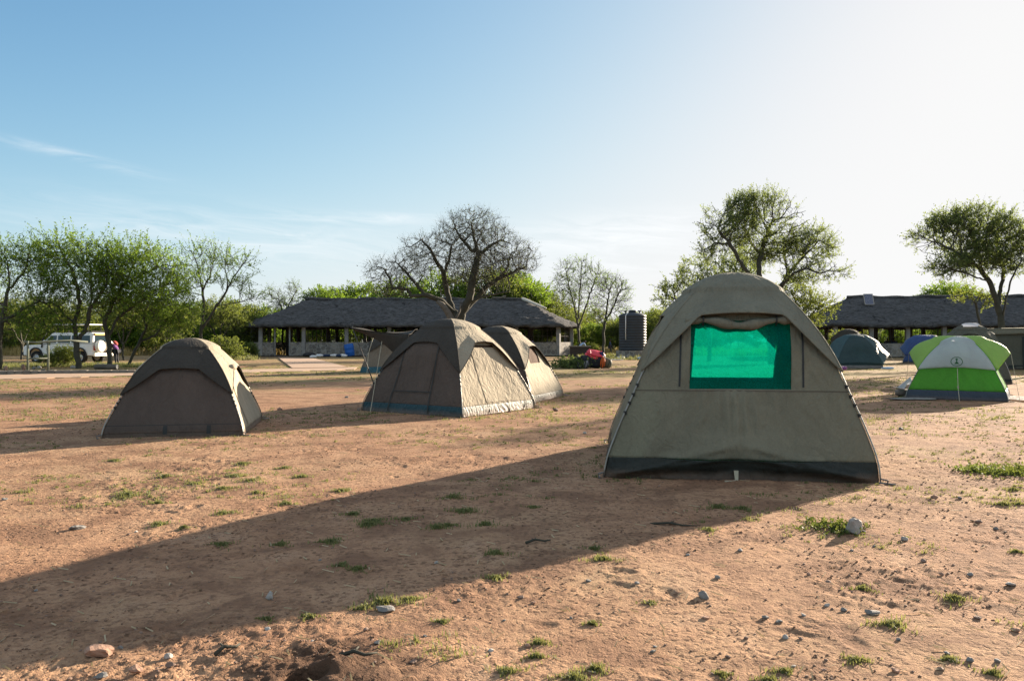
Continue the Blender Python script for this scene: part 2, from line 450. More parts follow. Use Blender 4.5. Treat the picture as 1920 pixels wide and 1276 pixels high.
class Dome:
    """square-plan dome on two crossing hoops; ax, ay half sides, h height, seed for its creases"""
    def __init__(d, ax, ay, h, seed=0, round_=0.9, crease=1.0, lean=(0, 0)):
        d.ax, d.ay, d.h, d.seed, d.round, d.crease, d.lean = ax, ay, h, seed, round_, crease, lean
        d.C = [np.array(p, float) for p in ((-ax, -ay), (ax, -ay), (ax, ay), (-ax, ay))]
        d.N = [np.array(p, float) for p in ((0, -1), (1, 0), (0, 1), (-1, 0))]

    def S(d, k, u, s, off=0.0, extra=None, wr=1.0):
        """points of face k at u (-1..1 from corner to corner) and s (0 foot .. 1 apex)"""
        u = np.asarray(u, float); s = np.asarray(s, float)
        rho = rho_s(s); z = z_s(s)
        A, B, N = d.C[k], d.C[(k + 1) % 4], d.N[k]
        hs = np.linalg.norm(B - A) / 2 * rho
        bl = sstep(0.42, 0.97, z) * d.round - 0.075 * np.sin(np.clip(z / 0.62, 0, 1) * PI)
        bu = hs * 0.41 * bl * (1 - u * u)
        e = (1 - np.abs(u) ** 6)
        w = wr * d.crease * e * (0.026 * fbm(u * 1.6 + d.seed + 7 * k, z * 3.2 + d.seed, 3)
             + 0.022 * np.abs(fbm(u * 5 + z * 3 + d.seed * 3 + k, z * 1.5 - u + k, 3))
             + 0.018 * np.abs(fbm((np.abs(u) + z * 1.3) * 7 + d.seed, (np.abs(u) - z) * 1.2 + k * 3, 2)))
        o = bu + w + off + (0 if extra is None else extra)
        x = A[0] * rho * (1 - u) / 2 + B[0] * rho * (1 + u) / 2 + N[0] * o + d.lean[0] * z
        y = A[1] * rho * (1 - u) / 2 + B[1] * rho * (1 + u) / 2 + N[1] * o + d.lean[1] * z
        # corners move out too when the cloth is offset
        cr = off * np.abs(u) ** 8
        T = (B - A) / np.linalg.norm(B - A)
        x = x + T[0] * cr * np.sign(u); y = y + T[1] * cr * np.sign(u)
        return np.stack([x, y, z * d.h + np.where(z > .9, off, 0)], -1)

    def rows(d, z0, z1, n):
        return np.linspace(float(s_z(z0)), float(s_z(z1)), n)

    def wall(d, k, z0, z1, win=None, nr=96, extra=None, off=0.0):
        """verts, faces of a wall panel; win=(half width m, z0, z1) leaves a real opening"""
        hw = np.linalg.norm(d.C[(k + 1) % 4] - d.C[k]) / 2
        ss = d.rows(z0, z1, nr)
        if win:
            ss = np.unique(np.concatenate([ss, [float(s_z(win[1])), float(s_z(win[2]))]]))
            zz = np.clip(z_s(ss), 0, win[2] + 0.05)
            x0 = win[3] if len(win) > 3 else 0.0; rz_ = hw * np.interp(zz, PROF[:, 1], PROF[:, 0])
            ue = np.clip((x0 + win[0]) / rz_, -.93, 0.93); ul = np.clip((x0 - win[0]) / rz_, -.93, .93)
            U = np.concatenate([-1 + (1 + ul)[:, None] * np.linspace(0, 1, 33)[None, :-1], ul[:, None] + (ue - ul)[:, None] * np.linspace(0, 1, 57)[None, :-1], ue[:, None] + (1 - ue)[:, None] * np.linspace(0, 1, 33)[None, :]], 1)
        else:
            U = np.repeat(np.linspace(-1, 1, 111)[None, :], len(ss), 0)
        Sg = np.repeat(ss[:, None], U.shape[1], 1)
        V = d.S(k, U, Sg, off, None if extra is None else extra(U, z_s(Sg)))
        Fq = grid_faces(len(ss), U.shape[1]).reshape(len(ss) - 1, U.shape[1] - 1, 4)
        keep = np.ones(Fq.shape[:2], bool)
        if win:
            zc = (z_s(ss[:-1]) + z_s(ss[1:])) / 2
            keep[np.ix_((zc > win[1]) & (zc < win[2]), range(32, 88))] = False
        return V.reshape(-1, 3), Fq[keep]

    def sheet(d, k, hw_m, z0, z1, off, nr=12, nc=14, x0=0.0, wr=1.0):
        """rectangular piece (metres wide) lying on a wall"""
        hw = np.linalg.norm(d.C[(k + 1) % 4] - d.C[k]) / 2
        ss = d.rows(z0, z1, nr)
        r = hw * rho_s(ss)
        U = (x0 + np.linspace(-hw_m, hw_m, nc)[None, :]) / r[:, None]
        U = np.clip(U, -0.985, 0.985)
        return d.S(k, U, np.repeat(ss[:, None], nc, 1), off, wr=wr).reshape(-1, 3), grid_faces(nr, nc)

    def hem(d, u, zt=0.70, zc=0.40, flat=0.55):
        a = np.abs(u)
        return np.where(a < flat, zt - 0.012 * (a / flat) ** 2, zt - 0.012 - (zt - 0.012 - zc) * np.clip((a - flat) / (1 - flat), 0, 1) ** 1.12)

    def fly(d, zt=0.70, zc=0.40, flat=0.5, off=0.03, brow=0.10, nr=70, nc=91):
        V = []; Fq = []; k0 = 0
        for k in range(4):
            u = np.linspace(-1, 1, nc)
            hz = d.hem(u, zt, zc, flat)
            sh = s_z(hz)
            t = np.linspace(0, 1, nr) ** 1.15
            Sg = sh[None, :] + (1 - sh[None, :]) * t[:, None]
            U = np.repeat(u[None, :], nr, 0)
            ex = (brow[k % 2] if hasattr(brow, '__len__') else brow) * np.exp(-(t[:, None] / 0.16) ** 2) * (1 - U ** 4) * (0.9 + 0.25 * fbm(U * 3 + k + d.seed, U * 0 + d.seed, 3))
            V.append(d.S(k, U, Sg, off, ex, wr=0.8).reshape(-1, 3))
            Fq.append(grid_faces(nr, nc) + k0); k0 += nr * nc
        return np.concatenate(V), np.concatenate(Fq)

    def corner(d, k, z, off=0.0):
        r = float(np.interp(z, PROF[:, 1], PROF[:, 0])); c = d.C[k] * r
        c = c + d.C[k] / np.linalg.norm(d.C[k]) * off + np.array(d.lean) * z
        return Vector((c[0], c[1], z * d.h))


def join(parts):
    V = []; Fq = []; k = 0
    for v, f in parts:
        V.append(v); Fq.append(f + k); k += len(v)
    return np.concatenate(V), np.concatenate(Fq)


def solid(o, th=0.004):
    m = o.modifiers.new('thickness', 'SOLIDIFY'); m.thickness = th; m.offset = 0
    return o


M = {}
M['canvas'] = fabric('olive_canvas', (0.218, 0.205, 0.148), 0.20, dirt=0.35)
M['canvas_fly'] = fabric('olive_fly_canvas', (0.195, 0.188, 0.142), 0.12, dirt=0.0)
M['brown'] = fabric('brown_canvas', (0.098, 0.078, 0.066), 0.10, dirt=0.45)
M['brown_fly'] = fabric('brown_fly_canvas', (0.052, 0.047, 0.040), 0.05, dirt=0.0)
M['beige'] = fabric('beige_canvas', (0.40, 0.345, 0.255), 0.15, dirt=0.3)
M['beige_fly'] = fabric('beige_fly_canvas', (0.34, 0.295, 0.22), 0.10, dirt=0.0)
M['olive_dark'] = fabric('dark_olive_canvas', (0.115, 0.112, 0.085), 0.15, dirt=0.1)
M['seam'] = simple('stitched_seam', (0.115, 0.10, 0.075), 0.9)
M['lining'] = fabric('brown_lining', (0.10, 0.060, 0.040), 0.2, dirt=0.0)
M['pvc'] = fabric('dark_green_ground_sheet', (0.024, 0.028, 0.024), 0.02, 0.50, dirt=0.45, gloss=0.22)
M['pvc_teal'] = fabric('teal_ground_sheet', (0.012, 0.050, 0.066), 0.05, 0.42, dirt=0.4, gloss=0.25)
M['pvc_grey'] = fabric('grey_green_ground_sheet', (0.11, 0.115, 0.09), 0.05, 0.55, dirt=0.7, gloss=0.25)
M['zip'] = simple('dark_zip', (0.030, 0.032, 0.030), 0.6)
M['pole'] = simple('grey_tent_pole', (0.28, 0.27, 0.24), 0.38, metal=0.6)
M['pole_dark'] = simple('dark_tent_pole', (0.06, 0.055, 0.05), 0.45, metal=0.3)
M['rope'] = simple('pale_guy_rope', (0.42, 0.38, 0.28), 0.9)
M['steel'] = simple('peg_steel', (0.22, 0.21, 0.20), 0.5, metal=0.8)


def mesh_cloth(name, c, holes):
    m, n, b, o = nt(name)
    v = coord(n)
    wv = noise_node(n, v, 150, 2, 0.7)
    big = noise_node(n, v, 3.5, 5, 0.6)
    col = mixc(n, ramp(n, big, [(0.35, 0.0), (0.7, 1.0)]), c, [k * 1.35 for k in c])
    df = n.nodes.new('ShaderNodeBsdfDiffuse'); tl = n.nodes.new('ShaderNodeBsdfTranslucent'); tp = n.nodes.new('ShaderNodeBsdfTransparent')
    n.links.new(col, df.inputs['Color']); n.links.new(col, tl.inputs['Color'])
    tp.inputs['Color'].default_value = (0.10, 0.86, 0.70, 1)
    m1 = n.nodes.new('ShaderNodeMixShader'); m1.inputs[0].default_value = 0.68
    n.links.new(df.outputs[0], m1.inputs[1]); n.links.new(tl.outputs[0], m1.inputs[2])
    m2 = n.nodes.new('ShaderNodeMixShader')
    n.links.new(ramp(n, wv, [(0.3, holes - 0.2), (0.7, holes + 0.2)]), m2.inputs[0])
    n.links.new(m1.outputs[0], m2.inputs[1]); n.links.new(tp.outputs[0], m2.inputs[2])
    n.links.new(m2.outputs[0], o.inputs['Surface'])
    return m


M['gauze'] = mesh_cloth('green_mosquito_mesh', (0.008, 0.40, 0.315), 0.60)


def poles_and_pegs(d, root, pole_m, ztop=0.62, pegs=True, clip=True, off=0.018, r=0.008):
    for k in range(4):
        pts = [d.corner(k, z, off) for z in np.linspace(0.004, ztop, 16)]
        p = MB().tube(pts, r, 7).build('pole', M[pole_m], root, True)
        if clip:
            for z in (0.30, 0.345, 0.385, 0.43):
                q = d.corner(k, z, off * 0.6); MB().tube([q + Vector((0, 0, -0.016)), q + Vector((0, 0, 0.018))], 0.017, 6).build('pole_hook', M['zip'], p)
        if pegs:
            q = d.corner(k, 0.0, 0.02); dr = Vector((d.C[k][0], d.C[k][1], 0)).normalized()
            MB().tube([q + dr * 0.07 + Vector((0, 0, 0.05)), q + dr * 0.045 + Vector((0, 0, -0.06))], 0.006, 6).tube([q + dr * 0.06 + Vector((0, 0, 0.045)), q + Vector((0, 0, 0.05))], 0.008, 5).tube([q + dr * 0.02 + Vector((-.03, .02, 0.012)), q + dr * 0.1 + Vector((.04, 0, 0.012))], 0.009, 5).build('tent_peg', M['steel'], root)


def safari_tent(loc, yaw, d, label, group, body='brown', fly='brown_fly', skirt='pvc', zs=0.10, wins=None, hem=(0.70, 0.40, 0.5), pole='pole', extra=None, skirt_extra=None, brow=0.10, clip=True, side=None):
    root = thing('dome_tent', label, 'tent', loc, yaw, group)
    wins = wins or {}
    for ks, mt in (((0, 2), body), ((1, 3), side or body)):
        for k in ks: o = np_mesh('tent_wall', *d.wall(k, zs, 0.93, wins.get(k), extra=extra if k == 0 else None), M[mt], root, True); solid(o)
    for ks, mt in (((0, 2), skirt), ((1, 3), 'pvc_grey' if side else skirt)):
        for k in ks: o = np_mesh('groundsheet', *d.wall(k, 0.0, zs, None, 22, extra=(skirt_extra or extra) if k == 0 else None, off=0.002), M[mt], root, True); solid(o, 0.003)
    fv, ff_ = d.fly(*hem, brow=brow); fn = len(ff_) // 4; vn = len(fv) // 4
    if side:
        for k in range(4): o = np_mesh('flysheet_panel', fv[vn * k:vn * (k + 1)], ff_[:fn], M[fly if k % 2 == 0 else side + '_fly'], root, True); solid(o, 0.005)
    else: o = np_mesh('flysheet', fv, ff_, M[fly], root, True); solid(o, 0.005)
    # hem piping round the edge of the flysheet
    mb = MB()
    for k in range(4):
        u = np.linspace(-1, 1, 45); hz = d.hem(u, *hem)
        ex = (brow[k % 2] if hasattr(brow, '__len__') else brow) * (1 - u ** 4) * (0.9 + 0.25 * fbm(u * 3 + k + d.seed, u * 0 + d.seed, 3))
        mb.tube(d.S(k, u, s_z(hz), 0.03, ex, wr=0.8), 0.009, 6)
    mb.build('piping', M[fly], o, True)
    for k in range(4):
        MB().tube([d.corner(k, z, 0.040 * (1 if z < .9 else .6)) for z in np.linspace(hem[1], 0.93, 22)], [.012] * 21 + [.004], 7).build('pole_sleeve', M[fly], o, True)
    poles_and_pegs(d, root, pole, clip=clip)
    return root


SAFARI = 'brown and olive canvas dome tents on the camp ground'

# ---- the near tent with the green window
FL, FR = Vector((0.925, 7.80, 0)), Vector((3.495, 7.44, 0))
ed = (FR - FL); a1 = ed.length / 2; yaw1 = math.atan2(ed.y, ed.x); nrm = Vector((-ed.y, ed.x, 0)).normalized()
c1 = (FL + FR) / 2 + nrm * a1


def main_extra(u, z):
    r = 0.075 * np.exp(-((u + 0.04) / 0.34) ** 2 - ((z - 0.155) / 0.065) ** 2)
    for sgn in (-1, 1):
        t = np.clip(np.abs(u) / 0.95, 0, 1); on = (np.sign(u + 1e-9) == sgn)
        for z0, am in ((0.165, 0.022), (0.115, 0.018), (0.075, 0.010)):
            line = z0 * (1 - t) ** 1.0 + 0.02 * t
            r = r + on * 2.2 * am * np.exp(-((z - line) / 0.018) ** 2) * (1 - t) ** 0.6 * np.minimum(1, 4 * t)
    for uc, am in ((-0.12, 0.015), (-0.05, 0.020), (0.03, 0.014), (-0.20, 0.010), (0.12, 0.009), (0.30, 0.006), (-0.34, 0.006)):
        r = r + 2.6 * am * np.exp(-((u - uc - 0.15 * (0.42 - z)) / 0.026) ** 2) * sstep(0.16, 0.26, z) * (1 - sstep(0.36, 0.42, z))
    return r


d1 = Dome(a1, a1, 2.11, 2, .55, crease=1.2, lean=(0.125, 0.0))
WIN = (0.50, 0.415, 0.745)
WINB = (0.50, 0.43, 0.735, -0.20)
t1 = safari_tent(c1, yaw1, d1, 'large olive canvas dome tent with a bright green mesh window, nearest the camera', SAFARI, 'canvas', 'canvas_fly', 'pvc', 0.095,
                 {0: WIN, 2: WINB}, (0.785, 0.50, 0.66), extra=main_extra, skirt_extra=lambda u, z: 2.2 * main_extra(u, z), brow=(0.15, 0.02))
for k in (0, 2):
    wn = np_mesh('window_mesh', *d1.sheet(k, WIN[0] + 0.012, WIN[1] - 0.004, WIN[2] + 0.004, -0.012, 14, 18, 0 if k == 0 else WINB[3]), M['gauze'], t1, True)
    # rolled-up blind tied under the brow of the flysheet
    mb = MB(); mv, _ = d1.sheet(k, 0.545, 0.742, 0.744, 0.0, 2, 41, 0 if k == 0 else WINB[3])
    row = [Vector(p) for p in mv[:41]]
    N = Vector((d1.N[k][0], d1.N[k][1], 0)); pts = []; rr = []
    for i, p in enumerate(row):
        t = i / 40; sag = 0.026 * math.sin(PI * t) ** 1.5 - 0.02 * math.sin(3 * PI * t)
        tie = min(abs(t - 0.17), abs(t - 0.83))
        pts.append(p + N * 0.045 + Vector((0, 0, 0.0 - sag))); rr.append((0.040 + 0.012 * math.sin(t * 23) * (0.3 + t)) * (0.55 + 0.45 * min(1, tie / 0.06)) * (1.15 if 0.17 < t < 0.83 else 0.95))
    ro = mb.tube(pts, rr, 14).build('rolled_blind', M['canvas_fly'], t1, True)
    for t in (0.17, 0.83):
        mb = MB(); q = pts[int(t * 40)]; mb.tube([q + Vector((0, 0, 0.05)), q + N * 0.035 + Vector((0, 0, 0.02)), q + N * 0.035 - Vector((0, 0, 0.02)), q - Vector((0, 0, 0.05))], 0.009, 6)
        mb.build('tie_tape', M['zip'], ro)
    for x0 in (-0.60, 0.615):
        np_mesh('window_zip', *d1.sheet(k, 0.010, 0.425, 0.72, 0.008, 24, 3, x0 + (0 if k == 0 else WINB[3])), M['zip'], t1, True)
    np_mesh('wall_seam', *d1.wall(k, 0.404, 0.410, None, 3, off=0.006), M['seam'], t1, True)
q = d1.S(0, np.array([-0.02]), np.array([0.0]))[0]
MB().add([(q[0] - .022, q[1] - .02, .10), (q[0] + .022, q[1] - .02, .10), (q[0] + .015, q[1] - .055, 0.0), (q[0] - .013, q[1] - .055, 0.0), (q[0] - .022, q[1] + .0, .10), (q[0] + .022, q[1] + .0, .10), (q[0] + .015, q[1] - .04, 0.0), (q[0] - .013, q[1] - .04, 0.0)],
         [(0, 1, 2, 3), (7, 6, 5, 4), (0, 4, 5, 1), (1, 5, 6, 2), (3, 2, 6, 7), (0, 3, 7, 4)]).tube([(q[0], q[1] - .05, .012), (q[0] - .05, q[1] - .10, .008), (q[0] - .12, q[1] - .11, .010)], 0.008, 5).build('peg_loop', M['rope'], t1)

# ---- left tent
A, B, C3 = G(195, 822), G(458, 816), G(488, 786)
e1 = B - A; yaw2 = math.atan2(e1.y, e1.x); ax2, ay2 = e1.length / 2, (C3 - B).length / 2
c2 = (A + C3) / 2
d2 = Dome(ax2, ay2, 1.385, 5, .6, crease=0.5)
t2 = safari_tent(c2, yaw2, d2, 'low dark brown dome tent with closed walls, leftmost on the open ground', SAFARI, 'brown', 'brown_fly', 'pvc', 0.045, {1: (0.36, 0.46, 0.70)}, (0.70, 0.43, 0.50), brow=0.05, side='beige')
for x0 in (-0.12, 0.47):
    np_mesh('strap', *d2.sheet(0, 0.028, 0.03, 0.115, 0.006, 6, 3, x0), M['zip'], t2, True)
np_mesh('hem_band', *d2.wall(0, 0.12, 0.126, None, 3, off=0.004), M['zip'], t2, True)
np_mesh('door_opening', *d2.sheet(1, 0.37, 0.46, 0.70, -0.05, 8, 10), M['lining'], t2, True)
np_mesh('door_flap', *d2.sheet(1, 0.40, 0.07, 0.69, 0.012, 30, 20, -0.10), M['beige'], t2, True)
mb = MB(); mv, _ = d2.sheet(1, 0.42, 0.695, 0.697, 0.06, 2, 21)
mb.tube([Vector(p) for p in mv[:8]], [0.03, .045, .05, .045, .05, .04, .03, .03], 8).build('rolled_blind', M['beige'], t2, True)

# ---- middle pair
A, B, C3 = G(690, 770), G(880, 783), G(991, 764)
e1 = B - A; yaw3 = math.atan2(e1.y, e1.x); ax3, ay3 = e1.length / 2, (C3 - B).length / 2
c3 = (A + C3) / 2
d3 = Dome(ax3, ay3, 1.79, 9, 0.5, crease=0.55)
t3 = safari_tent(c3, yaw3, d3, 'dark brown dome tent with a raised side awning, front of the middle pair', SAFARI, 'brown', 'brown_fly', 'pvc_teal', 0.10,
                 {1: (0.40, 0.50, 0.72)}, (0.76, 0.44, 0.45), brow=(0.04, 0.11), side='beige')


def door_front(d, root, hw):
    np_mesh('door_flap', *d.sheet(0, hw, 0.235, 0.74, 0.014, 40, 24, -0.06), M['brown'], root, True)
    for sgn in (-1, 1):
        ss = d.rows(0.02, 0.74, 40); zz = z_s(ss); k0 = np.linalg.norm(d.C[1] - d.C[0]) / 2
        xc = -0.06 + sgn * (hw + 0.10 * (1 - zz / 0.74))
        U = (xc[:, None] + np.array([-0.012, 0.012])[None, :]) / (k0 * rho_s(ss))[:, None]
        np_mesh('door_zip', d.S(0, U, np.repeat(ss[:, None], 2, 1), 0.022).reshape(-1, 3), grid_faces(40, 2), M['zip'], root, True)
    np_mesh('door_zip', *d.sheet(0, hw + 0.06, 0.228, 0.238, 0.024, 3, 24, -0.06), M['zip'], root, True)


door_front(d3, t3, 0.40)
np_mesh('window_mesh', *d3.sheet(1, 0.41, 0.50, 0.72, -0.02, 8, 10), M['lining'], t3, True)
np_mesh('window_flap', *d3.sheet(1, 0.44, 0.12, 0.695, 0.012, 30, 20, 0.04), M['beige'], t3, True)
# silver-green ground sheet shows on the sunny side
mb = MB()
for uu in (-0.3, 0.25, 0.7):
    mb = MB(); p = Vector(d3.S(1, np.array([uu]), np.array([0.07]))[0]); mb.tube([p + Vector((.01, 0, -.06)), p + Vector((0.06, -0.02, -p.z + 0.005))], 0.006, 5)
    mb.build('peg_loop', M['zip'], t3)
inv3 = (Matrix.Translation(c3) @ Matrix.Rotation(yaw3, 4, 'Z')).inverted()
L = lambda p: inv3 @ p
# awning: door cloth of the left face pulled out flat and propped
pa, pb, pc, pd = L(P(656, 614, 16.9)), L(P(738, 624, 18.2)), L(P(784, 616, 17.2)), L(P(766, 627, 16.2))
aw = []; nn = 16
for i in range(nn):
    for j in range(nn):
        s, t = i / (nn - 1), j / (nn - 1)
        p = pa.lerp(pb, t).lerp(pd.lerp(pc, t), s)
        p.z -= 0.10 * math.sin(PI * s) * (0.35 + math.sin(PI * t)) - 0.02 * math.sin(7 * t + 3 * s)
        aw.append(p)
aw_o = np_mesh('awning', np.array(aw), grid_faces(nn, nn), M['brown_fly'], t3, True); solid(aw_o, 0.006)
sd = []
for i in range(nn):
    for j in range(10):
        s, t = i / (nn - 1), j / 9
        top = pa.lerp(pd, s); top.z -= 0.035 * math.sin(PI * s)
        drop = 0.24 * (1 - s) ** 0.4 * (0.25 + 0.9 * s) + 0.9 * s ** 3
        q = top + Vector((0.04 * t, 0.10 * t, -drop * t)) + (L(P(705, 722, 15.9)) - L(P(705, 600, 15.9))) * 0
        sd.append(q)
so_ = np_mesh('awning_valance', np.array(sd), grid_faces(nn, 10), M['brown_fly'], aw_o, True); solid(so_, 0.005)
MB().tube([L(P(660, 612, 16.9)), L(P(690, 690, 16.6)), L(P(718, 762, 16.4))], 0.012, 8).build('awning_pole', M['pole_dark'], t3, True)
MB().tube([pb + Vector((0, 0, .05)), L(P(748, 700, 18.4)), L(P(760, 745, 18.3))], 0.010, 8).build('awning_pole', M['pole_dark'], t3, True)
gf_ = L(G(694, 776)); gf_.z = 0.01
MB().tube([L(P(716, 640, 16.4)), gf_], 0.006, 5).build('guy_rope', M['rope'], t3)

# ---- the tent behind it
B, C3 = Vector((0.44, 17.3, 0)), Vector((1.28, 19.62, 0))
e2 = (C3 - B); ay4 = e2.length / 2; ex = Vector((-e2.y, e2.x, 0)).normalized() * e2.length * 1.02
c4 = (B + ex + C3) / 2; yaw4 = math.atan2(-ex.y, -ex.x)
d4 = Dome(ex.length / 2, ay4, 1.71, 14, 0.5, crease=0.55)
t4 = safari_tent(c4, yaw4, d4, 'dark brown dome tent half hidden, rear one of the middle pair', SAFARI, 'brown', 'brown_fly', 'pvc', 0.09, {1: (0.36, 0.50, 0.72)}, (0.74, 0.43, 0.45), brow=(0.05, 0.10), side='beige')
door_front(d4, t4, 0.40)
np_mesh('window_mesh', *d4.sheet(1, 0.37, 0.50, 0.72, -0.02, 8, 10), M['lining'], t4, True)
gp_ = d4.corner(1, 0.42, 0.03)
for gx in (0.38, 0.10):
    MB().tube([gp_, d4.corner(1, 0.0, gx)], 0.005, 5).build('guy_rope', M['rope'], t4)

# ---- tent far behind the awning
ca = G(730, 699); d5 = Dome(1.30, 1.25, 1.78, 21, 0.9)
M['tan'] = fabric('tan_canvas', (0.20, 0.165, 0.125), 0.15, dirt=0.2)
M['pvc_blue'] = fabric('teal_blue_ground_sheet', (0.015, 0.085, 0.11), 0.05, 0.4, dirt=0.1, gloss=0.4)
t5 = safari_tent((ca.x - 0.15, ca.y + 1.3, 0), math.radians(9), d5, 'tan dome tent with a teal foot, beyond the awning of the middle tents', SAFARI, 'tan', 'brown_fly', 'pvc_blue', 0.15, None, (0.74, 0.5, 0.5), clip=False)
MB().tube([(-0.75, -1.1, 1.55), (-0.95, -1.6, 0.85), (-1.0, -1.9, 0.02)], 0.012, 5).build('guy_rope', M['rope'], t5)

# ---- brown tent at the right, behind the teal one
ca = G(1606, 682); d7 = Dome(1.35, 1.3, 2.15, 27, 0.9)
t7 = safari_tent((ca.x, ca.y + 1.2, 0), math.radians(-22), d7, 'brown dome tent with only its top showing above the teal tent', SAFARI, 'tan', 'brown_fly', 'pvc', 0.1, None, (0.76, 0.5, 0.55), clip=False)

# ---- olive tent behind the green and white one, pale patch on its crown
ca = G(1846, 719); d10 = Dome(1.13, 1.1, 1.93, 33, 0.95)
t10 = safari_tent((ca.x + 0.13, ca.y + 1.0, 0), math.radians(-30), d10, 'olive dome tent with a pale patch on its crown, behind the green and white tent', SAFARI, 'olive_dark', 'olive_dark', 'pvc', 0.085, None, (0.84, 0.50, 0.42), clip=False, brow=0.05)
M['patch'] = fabric('pale_vinyl_patch', (0.62, 0.62, 0.64), 0.3, 0.4, dirt=0)
np_mesh('crown_patch', *d10.sheet(0, 0.21, 0.925, 0.992, 0.075, 8, 10), M['patch'], t10, True)
# ------------------------------------------------------------------ nylon tents
M['green'] = fabric('green_nylon', (0.20, 0.58, 0.075), 0.66, 0.55, var=0.08, dirt=0.05, gloss=0.4)
M['lime'] = fabric('lime_nylon', (0.40, 0.62, 0.13), 0.45, 0.5, var=0.06, dirt=0.0, gloss=0.4)
M['palefly'] = fabric('pale_grey_nylon', (0.84, 0.85, 0.87), 0.70, 0.45, var=0.06, dirt=0.0, gloss=0.4)
M['navy'] = fabric('navy_floor_nylon', (0.030, 0.045, 0.066), 0.1, 0.45, dirt=0.3, gloss=0.4)
M['teal'] = fabric('dark_teal_nylon', (0.018, 0.046, 0.048), 0.12, 0.5, dirt=0.1, gloss=0.4)
M['teal_light'] = fabric('pale_teal_nylon', (0.035, 0.085, 0.095), 0.2, 0.55, dirt=0.0, gloss=0.5)
M['blue'] = fabric('blue_nylon', (0.035, 0.075, 0.22), 0.2, 0.5, dirt=0.1, gloss=0.4)
M['grey_wall'] = fabric('grey_brown_nylon', (0.20, 0.185, 0.17), 0.2, 0.6, dirt=0.2)
M['emblem'] = simple('emblem_green', (0.04, 0.13, 0.06), 0.6)
M['white'] = simple('white_plastic', (0.72, 0.73, 0.74), 0.5, var=0.06)


def fly_panel(d, k, z_edge, z_mid, off, nr=22, nc=31, flare=0.0):
    """one side of a rain fly: foot at z_edge on the hoops, z_mid in the middle"""
    u = np.linspace(-1, 1, nc)
    hz = z_edge + (z_mid - z_edge) * (1 - u ** 2)
    sh = s_z(hz); t = np.linspace(0, 1, nr)
    Sg = sh[None, :] + (1 - sh[None, :]) * t[:, None]
    U = np.repeat(u[None, :], nr, 0)
    ex = flare * (1 - t[:, None]) ** 1.2 * (1 - U ** 2)
    return d.S(k, U, Sg, off, ex).reshape(-1, 3), grid_faces(nr, nc)


def sundome(loc, yaw, d, label, wall_m, floor_m, front_m, side_m, z_floor=0.10, zf=0.46, wing=0.42, zw=0.62, group=None):
    root = thing('dome_tent', label, 'tent', loc, yaw, group)
    for k in range(4):
        o = np_mesh('tent_wall', *d.wall(k, z_floor, 0.95, nr=30), M[wall_m], root, True); solid(o, .003)
    o = np_mesh('tent_floor', *join([d.wall(k, 0.0, z_floor, nr=8, off=0.004) for k in range(4)]), M[floor_m], root, True); solid(o, .003)
    for k in (0, 2):
        o = np_mesh('rain_fly', *fly_panel(d, k, zf - 0.02, zf + 0.015, 0.035), M[front_m], root, True); solid(o, .003)
    for k in (1, 3):                      # side wings: pulled out flat over the doors by a cross rod
        A, B = (k, (k + 1) % 4); nr, nc = 20, 25
        u = np.linspace(-1, 1, nc); t = np.linspace(0, 1, nr)
        U = np.repeat(u[None, :], nr, 0); T = np.repeat(t[:, None], nc, 1)
        s_low = s_z(zf - 0.02 + 0 * u); Sg = s_low[None, :] + (1 - s_low[None, :]) * T
        base = d.S(k, U, Sg, 0.035)
        tip = (1 - np.abs(U) ** 1.3) * (1 - T) ** 1.15
        N = d.N[k]
        base[..., 0] += N[0] * wing * tip; base[..., 1] += N[1] * wing * tip
        base[..., 2] += (zw - zf + 0.02) * d.h * tip
        o = np_mesh('side_wing', base.reshape(-1, 3), grid_faces(nr, nc), M[side_m], root, True); solid(o, .003)
        p0 = Vector(base[0, nc // 2]); q0 = d.corner(k, 0, 0.10)
        MB().tube([p0, Vector((p0.x * 1.08 + 0.1 * N[0], q0.y * 0.8, 0.005))], 0.005, 5).build('guy_rope', M['rope'], root)
    mb = MB()
    for k in range(4):
        mb.tube([d.corner(k, z, 0.040) for z in np.linspace(zf - .03, 0.995, 26)], 0.011, 6)
    mb.build('pole_sleeve', M[wall_m], root, True)
    poles_and_pegs(d, root, 'pole', ztop=zf, clip=False, off=0.014)
    return root


e9a, e9b = G(1699, 745), G(1886, 753)
e9 = e9b - e9a; a9 = e9.length / 2; yaw9 = math.atan2(e9.y, e9.x) + 0.06
a9 = 1.03; yaw9 = math.radians(-33.5); g9 = G(1791, 750)
c9 = g9 + Vector((-math.sin(yaw9), math.cos(yaw9), 0)) * a9
d9 = Dome(a9, a9, 1.46, 41, 0.95, crease=0.5)
t9 = sundome(c9, yaw9, d9, 'small green dome tent with a white rain fly and round emblem', 'green', 'navy', 'palefly', 'lime', 0.15, 0.50, 0.26, 0.74)
# emblem on the fly: ring with a little lantern inside
uc, zc_, rad = 0.02, 0.615, 0.125


def on_fly(x, z):
    r = a9 * float(np.interp(zc_, PROF[:, 1], PROF[:, 0]))
    return d9.S(0, np.array([uc + x / r]), np.array([float(s_z(zc_ + z / d9.h))]), 0.046)[0]


def decal(polys, name, parent, m):
    V = []; Fq = []
    for poly in polys:
        k = len(V); V += [on_fly(*p) for p in poly]; Fq.append(tuple(range(k, k + len(poly))))
    return MB().add(V, Fq).build(name, m, parent)


